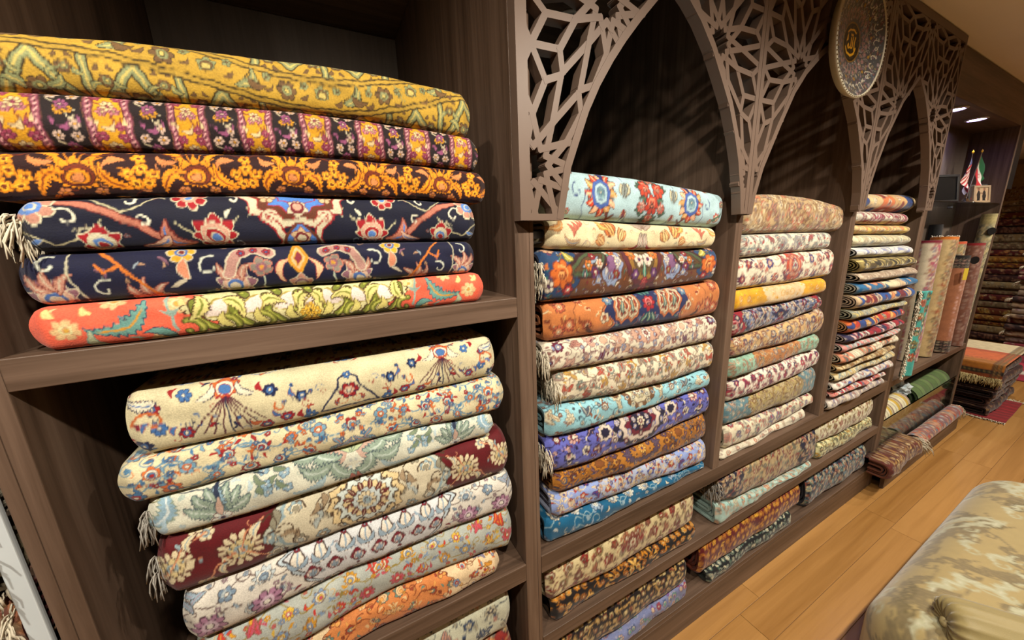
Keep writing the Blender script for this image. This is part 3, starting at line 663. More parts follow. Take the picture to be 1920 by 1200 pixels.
def d_mint(c, W, rng):
    o, sg, bl, pk, dk = '#56666a', '#94a596', '#8fabba', '#bfa596', '#2c3850'
    filler(c, ['#b4c4c8', '#a9b8ac', '#bccacc', '#c4bdb0'], '#b0bcb8', rng, 120, W)
    for dy in (-14, 1, 16):
        c.leaf(3.4, dy+3, 6, 5, 1.1, pk, None)
        for q in (0, 1, 2): c.leaf(.9*q, dy+4.4-.3*q, 4.6, .9, PI/2-.35*q, '#b4c09c', o, 0, .2)
        for (x, y, a, L) in ((2.4, -1.0, .95, 7), (5.2, 2.8, .7, 6.4), (6.8, .2, .15, 6), (8.6, 3.6, .3, 5)): c.leaf(x, dy+y, L, 2.3, a, sg, o, .28, .75, '#b9c6bc')
        c.leaf(.6, dy-4, 3, 1.2, PI/2, '#a86a5c', o, 0, .3); c.leaf(8, dy-3, 6, 1.4, -.2, '#a8bcc0', bl, .25, .6)
        for k in range(8):                                   # flower spray
            x, y = 13.2+rng.uniform(-2, 2.4), dy+1.6+rng.uniform(-3, 3.4); c.flower(x, y, .85, 5, bl, dk, '#d3d6cc', '#a9bec8')
            c.leaf(x+1, y+1, 2.4, .9, rng.uniform(0, 3), '#7c8a72', o, .2, .4)
        c.line([(31, dy+6), (27, dy+3.2), (22.4, dy+2.6), (18, dy+4.4), (15, dy+3)], .24, dk); c.line([(16, dy-4.4), (12, dy-5.4), (8, dy-5)], .2, dk)
        x, y = 22, dy-2.4
        for a in (-1.15, -.7, -.3, 0, .3, .7, 1.15): c.leaf(x+2.7*math.sin(a), y+2.9*math.cos(a), 5.6, 1.7, PI/2-a, sg if int(a*10) % 2 else bl, o, .1*a, .6, '#c2ccc4')
        c.leaf(x, y+4.6, 4.4, .8, PI/2, dk, None); c.flower(x, y-.8, 1.5, 7, '#d3d6cc', '#7c4a4c', dk, '#b9c4c4'); c.leaf(x, y+1.6, 3.4, 1., PI/2, pk, o)
        c.leaf(29.6, dy+.6, 7, 2.2, -1.1, bl, '#8c9a8c', .35, .6, '#c9d3d3'); c.leaf(30.4, dy-2.4, 4, 1.2, -.6, '#a9bec8', None, .4); c.spiral(31, dy+3.4, 1.6, .8, 2, 1, .24, '#7c7a54')
        for x, y in ((17.6, -4.6), (26.4, -4.6), (26, 5)): c.flower(x, dy+y, .8, 5, dk, o, bl)

def P_(*a): return Pal(*a)
CREAM2 = P_('#d2c9a8', '#5a3a48', ['#4d7ba0', '#a02c2a', '#7aa0b4', '#c9753c'], '#6f94a8', '#d9d6c4')
MINT = P_('#cfd0c0', '#46586a', ['#8fa6a0', '#7aa0b6', '#a3b0a2', '#5d8296'], '#5a6a76', '#d9d8cc')
GREY = P_('#aeb3ac', '#7a5a3a', ['#c0433a', '#c99a34', '#7f97b2', '#d0b04c', '#b85a6a'], '#9a8a4a', '#d6cfba')
PEACH = P_('#d8c3a0', '#7a4a34', ['#c9703a', '#7c94ac', '#b03a34', '#c99a3c'], '#8f6a4c', '#dcd3bd')
def st(kind, **k): return (kind, k)

def paint(c, W, style, seed):
    rng = random.Random(seed); kind, k = style
    if callable(kind): kind(c, W, rng); return
    p = k['p']
    if kind == 'arab': arab(c, p, W, rng, step=k.get('step', 5.), big=k.get('big', 2.1), dens=k.get('dens', 1.))
    elif kind == 'dense': dense(c, p, W, rng, cell=k.get('cell', 2.2))
    elif kind == 'med': med_field(c, p, W, rng, k['A'], k['B'], k.get('y', 2), k['cols'], k.get('n', 16), k.get('step', 5), k.get('big', 2.), k.get('fill'), k.get('pend', True))
    elif kind == 'bands': bands(c, p, W, rng, k['w'], k['cols'])
    elif kind == 'ends':               # patterned middle, other ground at the two ends
        arab(c, p, W, rng, step=k.get('step', 5.), big=k.get('big', 2.))
        e = k['e']; ex = k['ex']
        def edge(du, dv):
            d = ex+1.2*np.sin(dv*.9)+.9*np.abs(np.sin(dv*1.9))-np.abs(du); return [(d-.3, p.o), (d, e.g)]
        c.draw(0, 0, 60, edge, False)
        arab(c, e, W, rng, x0=ex+2, step=k.get('step', 5.), big=k.get('big', 2.)*.9)
    elif kind == 'paisley':
        arab(c, p, W, rng, step=4.6, big=1.6)
        for y in (-8, 3, 14):
            for x, f in ((9, 1), (25, -1)): c.boteh(x, y, 10.5, -.5, k['cols'], p.o, f); c.flower(x-2, y+.5, 1.6, 6, p.a[0], p.o, p.c, p.a[1]); c.flower(x+1, y+1.2, 1.2, 5, p.a[2], p.o, p.c)
        c.medal(0, 4, 6.5, 7.5, 10, k['cols'], p.o, .1)
        for a in range(7): c.flower(4*math.cos(a*.9), 4+4.6*math.sin(a*.9), 1.5, 5, p.a[a % len(p.a)], p.o, p.c, p.a[(a+1) % len(p.a)])

# ------------------------------------------------------------------ rug shapes
def grid_faces(nr, nc, base=0, closed=False):
    j, i = np.meshgrid(np.arange(nr if closed else nr-1), np.arange(nc-1), indexing='ij')
    j2 = (j+1) % nr
    return np.stack([base+j*nc+i, base+j*nc+i+1, base+j2*nc+i+1, base+j2*nc+i], -1).reshape(-1, 4)

def fold_profile(r, h, depth, nf, rolled=False):
    """(distance behind the front, height -.5...5, arc length in m) from bottom back round the front to top back"""
    ang = np.linspace(-PI/2, PI/2, nf)
    ca, sa = np.cos(ang), np.sin(ang)
    if rolled:
        yf = r*(1-ca); zf = .5*np.sign(sa)*np.abs(sa)
        ab = np.linspace(PI/2, 3*PI/2, 12)[1:-1]
        yb = r*(1-np.cos(ab)); zb = .5*np.sin(ab)
        y = np.concatenate([yf, yb]); z = np.concatenate([zf, zb])
    else:
        yf = r*(1-ca**.62); zf = .5*np.sign(sa)*np.abs(sa)**.78
        ext = np.array([q for q in (.01, .025, .05, .09, .15, .22) if q+r < depth-.02])+r
        fine = np.linspace(r, r+.15, max(nf//4, 9))[1:]; fine = fine[fine < depth-.03]
        y = np.concatenate([[depth], ext[::-1], yf, fine, [depth*.75+.05, depth]])
        z = np.concatenate([[-.5]*(len(ext)+1), zf, [.5]*(len(fine)+2)])
    s = np.concatenate([[0], np.cumsum(np.hypot(np.diff(y), np.diff(z)*h))])
    k = np.argmin(y+np.abs(z)*1e-3)
    return y, z, s-s[k]

def strip_loop(MBv, MBf, ring_o, ring_i, xa, xb):
    """a folded layer: outer wall, rim and inner wall between two rings (y,z) from xa to xb"""
    n = len(ring_o); b = len(MBv)
    for (x, R) in ((xb, ring_o), (xa, ring_o), (xa, ring_i), (xb, ring_i)):
        MBv += [(x, p[0], p[1]) for p in R]
    for q in range(3):
        for k in range(n-1):
            MBf.append((b+q*n+k, b+q*n+k+1, b+(q+1)*n+k+1, b+(q+1)*n+k))

def inset_ring(Y, Z, d):
    """shrink an open front profile inwards by d"""
    zm = (Z.max()+Z.min())/2; hh = (Z.max()-Z.min())/2
    f = max((hh-d)/hh, .08)
    return np.stack([Y+d*np.clip(1-(Y-Y.min())/.06, 0, 1), zm+(Z-zm)*f], 1)

def fringe_mesh(pts, dirs, length, rng, col_mat, parent, name='fringe', r=.0012, droop=.8, per=3, seg=5):
    m = MB()
    for p, d in zip(pts, dirs):
        for q in range(per):
            d2 = Vector(d)+Vector((rng.uniform(-.35, .35), rng.uniform(-.35, .35), rng.uniform(-.25, .25)))
            P = Vector(p)+Vector((rng.uniform(-.004, .004), rng.uniform(-.005, .005), rng.uniform(-.003, .003)))
            L = length*rng.uniform(.6, 1.15); c = []
            for k in range(seg):
                t = k/(seg-1)
                c.append(P+d2*L*t*(1-.35*t*droop)+Vector((rng.uniform(-.003, .003)*t, rng.uniform(-.003, .003)*t, -droop*L*t*t*.8)))
            m.tube(c, [r*1.2]*(seg-1)+[r*.8], 3)
    return m.build(name, col_mat, parent, True)

RUGN = [0]
def rug(row, style, ground, label, group, nu=200, nf=44, depth=.52, rolled=False, fringe=None, cat='rug', name=None, round_=1.0, sym=True, wob=1.0, shift=0.0):
    x0, x1, yf, T, Bt = row
    RUGN[0] += 1; seed = RUGN[0]*7+3; rng = random.Random(seed)
    name = name or ('rolled_rug' if rolled else 'folded_rug')
    ox, oy, oz = (x0+x1)/2, yf, min(Bt)
    root = tag(empty(name, (ox, oy, oz)), label, cat, group)
    W = (x1-x0)
    xs = np.linspace(x0, x1, nu); t = (xs-x0)/W
    q = lambda a: a[0]*(1-t)*(1-2*t)+4*a[1]*t*(1-t)+a[2]*t*(2*t-1)
    zt, zb = q(T)-.0008, q(Bt)+.0008
    h = zt-zb; zm = (zt+zb)/2; hm = float(h.mean())
    r = min(hm*.40*round_, .055) if not rolled else depth/2
    y, z, s = fold_profile(r, hm, depth, nf, rolled)
    c = Cv((xs-(x0+x1)/2)*100+shift*100, s*100, ground, sym)
    if shift: c.sym = False
    paint(c, W*100, style, seed)
    de = np.clip(np.minimum(xs-x0, x1-xs)/.016, 0, 1); e = (1-de)**2
    ph = [rng.uniform(0, 6) for _ in range(4)]
    yw = wob*(.0045*np.sin(xs*9+ph[0])+.003*np.sin(xs*21+ph[1])+.0012*np.sin(xs*55+ph[2]))
    front = np.clip(1-y/.12, 0, 1)
    ridge = wob*.0022*np.sin(xs[None, :]*30+ph[3]+z[:, None]*5)*np.clip(1-np.abs(z[:, None])*1.7, 0, 1)
    Y = yf+y[:, None]+(yw+.014*e)[None, :]*front[:, None]+ridge
    Z = zm[None, :]+z[:, None]*(h*(1-.13*e))[None, :]
    X = xs[None, :]+np.where(np.arange(nu) < nu/2, -1, 1)[None, :]*(e**2)[None, :]*(np.cos(z*PI)*.006)[:, None]
    nr = len(y)
    V = np.stack([X-ox, Y-oy, Z-oz], -1).reshape(-1, 3)
    F = grid_faces(nr, nu, closed=rolled)
    mesh_obj('pile', V, F, M_RUG, root, True, c.C.reshape(-1, 3))
    # cut ends: rim of the outer layer and the layers folded inside
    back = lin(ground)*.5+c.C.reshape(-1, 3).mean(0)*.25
    for col, sgn in ((0, 1), (nu-1, -1)):
        vv, ff = [], []
        YY, ZZ = Y[:, col]-oy, Z[:, col]-oz
        xe = X[:, col].mean()-ox
        if rolled:
            cy, cz = (YY.max()+YY.min())/2, (ZZ.max()+ZZ.min())/2
            ry, rz = (YY.max()-YY.min())/2, (ZZ.max()-ZZ.min())/2
            n = 60; turns = max(1.6, min(rz/.0085, 3.2))
            th = np.linspace(0, turns*2*PI, n); f = np.linspace(1.0, .16, n); tk = .10
            for k in range(n):
                o = (cy+ry*f[k]*math.cos(th[k]+.6), cz+rz*f[k]*math.sin(th[k]+.6)); i = (cy+ry*(f[k]-tk)*math.cos(th[k]+.6), cz+rz*(f[k]-tk)*math.sin(th[k]+.6))
                b = len(vv)
                vv += [(xe+sgn*.05, *o), (xe-sgn*.001, *o), (xe-sgn*.001, *i), (xe+sgn*.05, *i)]
                if k:
                    for q2 in range(3): ff.append((b-4+q2, b-4+q2+1, b+q2+1, b+q2))
            b = len(vv); vv += [(xe+sgn*.05, cy+ry*math.cos(a), cz+rz*math.sin(a)) for a in np.linspace(0, 2*PI, 16, endpoint=False)]
            ff.append(tuple(range(b, b+16)))
        else:
            dd = .0; k = 0
            hh = (ZZ.max()-ZZ.min())/2
            while hh-dd > .006 and k < 4:
                off = [0, .007, .002, .011][k]+rng.uniform(0, .004)*(k > 0)
                strip_loop(vv, ff, inset_ring(YY, ZZ, dd+.0004), inset_ring(YY, ZZ, min(dd+.0075, hh*.93)), xe+sgn*off, xe+sgn*.11)
                dd += .0125+rng.uniform(0, .004); k += 1
        mesh_obj('folded_layers' if not rolled else 'roll_spiral', vv, ff, M_RUGB, root, False, np.tile(back, (len(vv), 1)))
    if fringe:
        zc = float(Z[:, 0].min())-oz; zt_ = float(Z[:, 0].max())-oz; hL = zt_-zc
        n = 16; xe = float(X[:, 0].mean())-ox
        pts = [(xe-.002, .004+.09*k/n, zc+hL*(.55+.25*math.sin(k*1.3))) for k in range(n)]
        fringe_mesh(pts, [(-.12, -.45, 0)]*n, fringe[0], rng, fringe[1], root, per=5, droop=1.0)
    return root


# ------------------------------------------------------------------ the room
XL, XR, YF, YB = -2.6, 9.0, -4.6, 1.08
structure(MB().box(XL, XR, YF, YB, -.06, -.0035).build('floor', M_SUB), 'warm oak strip floor of narrow planks')
FLOOR = bpy.data.objects['floor']
def planks():
    rng = random.Random(5); w, L = .125, 1.22; lst = []
    y = .05; row = 0
    while y-w > YF:
        x = XL-rng.uniform(0, L)
        while x < XR:
            a, b = max(x, XL), min(x+L, XR)
            if b-a > .05: lst.append((a, b, y-w, y))
            x += L
        y -= w; row += 1
    lst.sort(key=lambda p: 0 if (p[1] > .9 and p[3] > -1.75) else math.hypot((p[0]+p[1])/2-2.5, (p[2]+p[3])/2+1)+1)
    g = .0009
    for (a, b, c, d) in lst[:290]:
        mesh_obj('plank', *(lambda m: (m.v, m.f))(MB().box(a+g-(a+b)/2, b-g-(a+b)/2, c+g-(c+d)/2, d-g-(c+d)/2, -.0035, 0, .0006)), M_FLOOR, FLOOR, False, loc=((a+b)/2, (c+d)/2, 0))
    m = MB()
    for (a, b, c, d) in lst[290:]: m.box(a+g, b-g, c+g, d-g, -.0035, 0)
    o = m.build('plank_field', M_FLOOR, FLOOR); o['kind'] = 'stuff'
planks()
structure(MB().box(XL, XR, YF, YB, CEIL, CEIL+.06).build('ceiling', M_CEIL))
structure(MB().box(XL, XR, YB, YB+.06, 0, CEIL).build('wall_back', M_WALL))
structure(MB().box(XL, XR, YF-.06, YF, 0, CEIL).build('wall_front', M_WALL))
structure(MB().box(XL-.06, XL, YF, YB, 0, CEIL).build('wall_left', M_WALL))
structure(MB().box(XR, XR+.06, YF, YB, 0, CEIL).build('wall_right', M_WALL))

# ceiling downlight fittings
M_LENS = emit('lamp_lens', '#ffe2b8', 3.0); M_FIT = plain('white_metal_fitting', '#c8c2b6', rough=.4)
def downlight(x, y, z, label, group, r=.05, lens=M_LENS):
    root = tag(empty('downlight', (x, y, z)), label, 'light', group)
    MB().lathe([(r, 0), (r, -.006), (r*.8, -.010), (r*.76, -.004), (r*.76, 0)], 28).build('trim_ring', M_FIT, root, True)
    MB().lathe([(0, -.003), (r*.74, -.003), (r*.74, -.0005), (0, -.0005)], 24).build('lens', lens, root)
    return root
for i, (x, y) in enumerate(TRACK): downlight(x, y, CEIL, 'round white ceiling downlight in the row before the shelves', 'downlights before the shelves')
for i, (x, y) in enumerate(ROOM): downlight(x, y, CEIL, 'unseen round white downlight added as fill out in the shop', 'added fill downlights out in the shop')

# ------------------------------------------------------------------ shelving
BK = 1.02; b_ = .0015
def part(parent, name, mat, x0, x1, y0, y1, z0, z1, b=b_): return MB().box(x0, x1, y0, y1, z0, z1, b).build(name, mat, parent)
A = tag(empty('shelving_unit', (0, 0, 0)), 'dark walnut laminate shelving bay without an arch, holding the widest rug stacks', 'shelving')
part(A, 'upright', M_LZ, -.428, -.407, 0, BK, .0, 2.46); part(A, 'upright', M_LZ, .384, .4215, 0, BK, .0, 2.46)
part(A, 'shelf', M_LX, -.4065, .3835, -.001, BK, 1.424, 1.471); part(A, 'shelf', M_LX, -.4065, .3835, -.0015, BK, .664, .718)
part(A, 'bottom_board', M_LX, -.4065, .3835, 0, BK, .12, .1415); part(A, 'kickboard', M_LX, -.4065, .3835, .0, .02, 0, .1195)
part(A, 'back_panel', M_BACK, -.4065, .3835, BK-.016, BK, .142, 2.44); part(A, 'top_board', M_LX, -.4065, .3835, 0, BK-.017, 2.44, 2.46)
Bu = tag(empty('shelving_unit', (1.6, 0, 0)), 'dark walnut laminate shelving wall with three arched bays over low open shelves', 'shelving')
Bu.location = (0, 0, 0)
part(Bu, 'upright', M_LZ, .422, .433, 0, BK, .0, 2.46)
for x0, x1 in ((1.204, 1.240), (2.014, 2.062)): part(Bu, 'upright', M_LZ, x0, x1, 0, BK, .7195, 2.44)
part(Bu, 'upright', M_LZ, 2.824, 2.860, 0, BK, .0, 2.46)
part(Bu, 'shelf', M_LX, .4335, 2.8235, -.001, BK, .660, .719); part(Bu, 'shelf', M_LX, .4335, 2.8235, -.001, BK, .378, .4235)
part(Bu, 'bottom_board', M_LX, .4335, 2.8235, 0, BK, .12, .1415); part(Bu, 'kickboard', M_LX, .4335, 2.8235, 0, .02, 0, .1195)
part(Bu, 'back_panel', M_BACK, .4335, 2.8235, BK-.016, BK, .142, 2.44); part(Bu, 'top_board', M_LX, .4335, 2.8235, 0, BK-.017, 2.4405, 2.46)
NB = .205; XP = 4.30
Cu = tag(empty('shelving_unit', (0, 0, 0)), 'dark walnut display niche with glass shelf over a bin of rolled rugs', 'shelving')
part(Cu, 'upright', M_LZ, 2.861, 2.897, 0, BK, 0, 2.46); part(Cu, 'upright', M_LZ, XP, XP+.036, 0, BK, 0, 2.46)
part(Cu, 'shelf', M_LX, 2.8975, XP-.0005, 0, BK, .660, .700); part(Cu, 'back_panel', M_BACK, 2.8975, XP-.0005, NB, NB+.018, .7005, 2.234)
part(Cu, 'soffit', M_LX, 2.8975, XP-.0005, .0, BK, 2.2345, 2.46)
part(Cu, 'bottom_board', M_LX, 2.8975, XP-.0005, -.058, BK, .12, .1415); part(Cu, 'kickboard', M_LX, 2.8975, XP-.0005, -.056, -.036, 0, .1195)
part(Cu, 'back_panel', M_BACK, 2.8975, XP-.0005, .62, .635, .142, .6595)
part(Cu, 'glass_front', M_GLASS, 2.899, XP-.002, .004, .011, .142, .430, .0008)
part(Cu, 'glass_shelf', M_GLASS, 2.899, XP-.002, .004, NB-.003, 1.722, 1.731, .0008)
for x in (3.1, 4.1): part(Cu, 'shelf_bracket', M_CHROME, x-.008, x+.008, NB-.03, NB-.001, 1.708, 1.7215)
Du = tag(empty('shelving_unit', (0, 0, 0)), 'dark walnut shelving bay at the left with pale plastic edge strip', 'shelving')
part(Du, 'upright', M_LZ, -.4455, -.4285, 0, BK, 0, 2.46); part(Du, 'edge_strip', M_WHITE, -.476, -.455, .002, .012, .7185, 1.75)
part(Du, 'upright', M_LZ, -1.30, -1.27, 0, BK, 0, 2.46)
part(Du, 'shelf', M_LX, -1.2695, -.4625, 0, BK, .664, .718); part(Du, 'back_panel', M_BACK, -1.2695, -.446, BK-.016, BK, 0, 2.44); part(Du, 'kickboard', M_LX, -1.2695, -.4625, 0, .02, 0, .6635)

# small wear marks where the laminate edge is chipped
# ------------------------------------------------------------------ arched lattice screens
SY0, SY1 = -.030, -.0015
def stars(cx, cz, D, x0, x1, z0, z1):
    """twelve-pointed star lattice on a triangular grid: gear shaped hole, ring of kites, long petals, fillers"""
    segs = []; R = D/2
    def pol(c, r, a): return c+Vector((math.cos(a), math.sin(a)))*r
    st_ = PI/6
    for j in range(-4, 5):
        for i in range(-8, 9):
            c = Vector((cx+D*(i+.5*(abs(j) % 2)), cz+j*D*.8660254))
            if not (x0-D < c.x < x1+D and z0-D < c.y < z1+D): continue
            for k in range(12):
                a = k*st_
                g0, g1, g2 = pol(c, .036, a), pol(c, .050, a+st_/2), pol(c, .036, a+st_)
                B0, B1 = pol(c, .098, a), pol(c, .098, a+st_); C = pol(c, R*1.0, a+st_/2) if False else None
                segs += [(g0, g1), (g1, g2), (g1, B0), (g1, B1)]
                # petals run on to the side of the dodecagon: even sides meet the next star, odd ones the triangle
                M0 = pol(c, R, a)
                if k % 2 == 0:
                    segs += [(B0, M0)] if False else []
                    segs += [(B0, pol(c, R*.99, a+.14)), (B0, pol(c, R*.99, a-.14))]
                else:
                    tip = pol(c, R*1.155, a)
                    segs += [(B0, pol(c, R*.86, a+.20)), (B0, pol(c, R*.86, a-.20)), (pol(c, R*.86, a+.20), tip), (pol(c, R*.86, a-.20), tip),
                             (pol(c, R*.86, a+.20), pol(c, R*.99, a+st_-.14)), (pol(c, R*.86, a-.20), pol(c, R*.99, a-st_+.14))]
    return segs

def screen(xa, xb, arch, zl, zr, cx, label, ztop=2.462, lw=.016, rw=.016):
    root = tag(empty('arch_screen', (cx, SY0, zl)), label, 'lattice screen', 'arched lattice screens')
    ox, oz = cx, zl
    ax = [p[0] for p in arch]; az = [p[1] for p in arch]
    def inside(p):
        if not (xa+.007 <= p[0] <= xb-.007 and p[1] <= ztop-.006): return False
        if p[0] < ax[0]: return p[1] >= zl
        if p[0] > ax[-1]: return p[1] >= zr
        return p[1] >= np.interp(p[0], ax, az)
    m = MB(); wv = .0142; jr = random.Random(int(cx*100))
    def bar(p, q, w_, ea=1, eb=1):
        p, q = Vector(p), Vector(q); d = q-p
        if d.length < .004: return
        d.normalize(); n = Vector((-d.y, d.x))*w_/2; e = d*w_*.35*ea; e2 = d*w_*.35*eb
        c = [p-e+n, q+e2+n, q+e2-n, p-e-n]
        j = jr.uniform(.0002, .0011)                      # no two bar faces lie in one plane
        v = [(a.x-ox, j, a.y-oz) for a in c]+[(a.x-ox, SY1-SY0-j, a.y-oz) for a in c]
        m.add(v, [(0, 1, 2, 3), (7, 6, 5, 4), (0, 4, 5, 1), (1, 5, 6, 2), (2, 6, 7, 3), (3, 7, 4, 0)])
    for p, q in stars(cx-.195, 2.095, .39, xa, xb, min(zl, zr), ztop):
        K = 26; pts = [p+(q-p)*k/K for k in range(K+1)]; run = []
        first = inside(pts[0])
        for a in pts:
            if inside(a): run.append(a)
            else:
                if len(run) > 1: bar(run[0], run[-1], wv, 1 if run[0] == pts[0] else -1.5, -1.5)
                run = []
        if len(run) > 1: bar(run[0], run[-1], wv, 1 if run[0] == pts[0] else -1.5, 1)
    # frame: flat strip inside the outline
    f = m; jj = [0.]
    def strip(pts, w_, side):
        P = [Vector(p) for p in pts]; n = len(P); off = []
        for i in range(n):
            t = (P[min(i+1, n-1)]-P[max(i-1, 0)]).normalized(); off.append(P[i]+Vector((-t.y, t.x))*w_*side)
        v = []; jj[0] += .00013; j0 = jj[0]-.0011; j1 = SY1-SY0-jj[0]*.3
        for a, b in zip(P, off):
            v += [(a.x-ox, j0, a.y-oz), (b.x-ox, j0, b.y-oz), (b.x-ox, j1, b.y-oz), (a.x-ox, j1, a.y-oz)]
        fc = []
        for i in range(n-1):
            for k in range(4): fc.append((i*4+k, i*4+(k+1) % 4, i*4+4+(k+1) % 4, i*4+4+k))
        fc += [(0, 3, 2, 1), (n*4-4, n*4-3, n*4-2, n*4-1)]
        f.add(v, fc)
    sm = [(float(x), float(np.interp(x, ax, az))) for x in sorted(set(list(np.linspace(ax[0], ax[-1], 60))+ax))]
    k = max(range(len(sm)), key=lambda i: sm[i][1])
    strip(sm[:k+1], .018, 1); strip(sm[k:], .018, 1)
    e = .0006
    strip([(xa+e, zl), (xa+e, ztop)], lw, -1); strip([(xb-e, zr), (xb-e, ztop)], rw, 1)
    strip([(xa, ztop), (xb, ztop)], .03, -1)
    strip([(xa, zl), (ax[0], zl)], .014, 1); strip([(ax[-1], zr), (xb, zr)], .014, 1)
    f.build('fretwork', M_SCREEN, root)
    return root
screen(.3835, 1.204, [(.495, 1.642), (.517, 1.755), (.533, 1.795), (.566, 1.875), (.597, 1.931), (.634, 1.985), (.672, 2.033), (.716, 2.082), (.767, 2.134), (.822, 2.190),
        (.876, 2.159), (.922, 2.125), (.974, 2.073), (1.022, 2.010), (1.065, 1.951), (1.103, 1.878), (1.132, 1.809), (1.158, 1.72), (1.170, 1.655)], 1.642, 1.655, .81, 'taupe star lattice screen with pointed arch over the sky blue rug stack', lw=.026)
screen(1.2045, 2.005, [(1.230, 1.655), (1.240, 1.71), (1.268, 1.795), (1.336, 1.921), (1.398, 2.025), (1.451, 2.086), (1.530, 2.150), (1.615, 2.205),
        (1.70, 2.140), (1.794, 2.048), (1.843, 1.997), (1.901, 1.911), (1.949, 1.832), (1.978, 1.74), (1.990, 1.665)], 1.655, 1.665, 1.605, 'taupe star lattice screen with pointed arch behind the round plate')
screen(2.0055, 2.832, [(2.037, 1.672), (2.055, 1.76), (2.088, 1.854), (2.144, 1.973), (2.235, 2.104), (2.361, 2.213), (2.451, 2.153), (2.534, 2.072), (2.616, 1.968), (2.675, 1.871), (2.712, 1.77), (2.731, 1.672)], 1.672, 1.672, 2.39, 'taupe star lattice screen with pointed arch over the pile of rolled rugs')
# recessed lamp in the roof of the first arched bay (unlit glass)
downlight(.971, .587, 2.44, 'unlit glass downlight in the roof of the first arched bay', None, .06, M_GLASS)

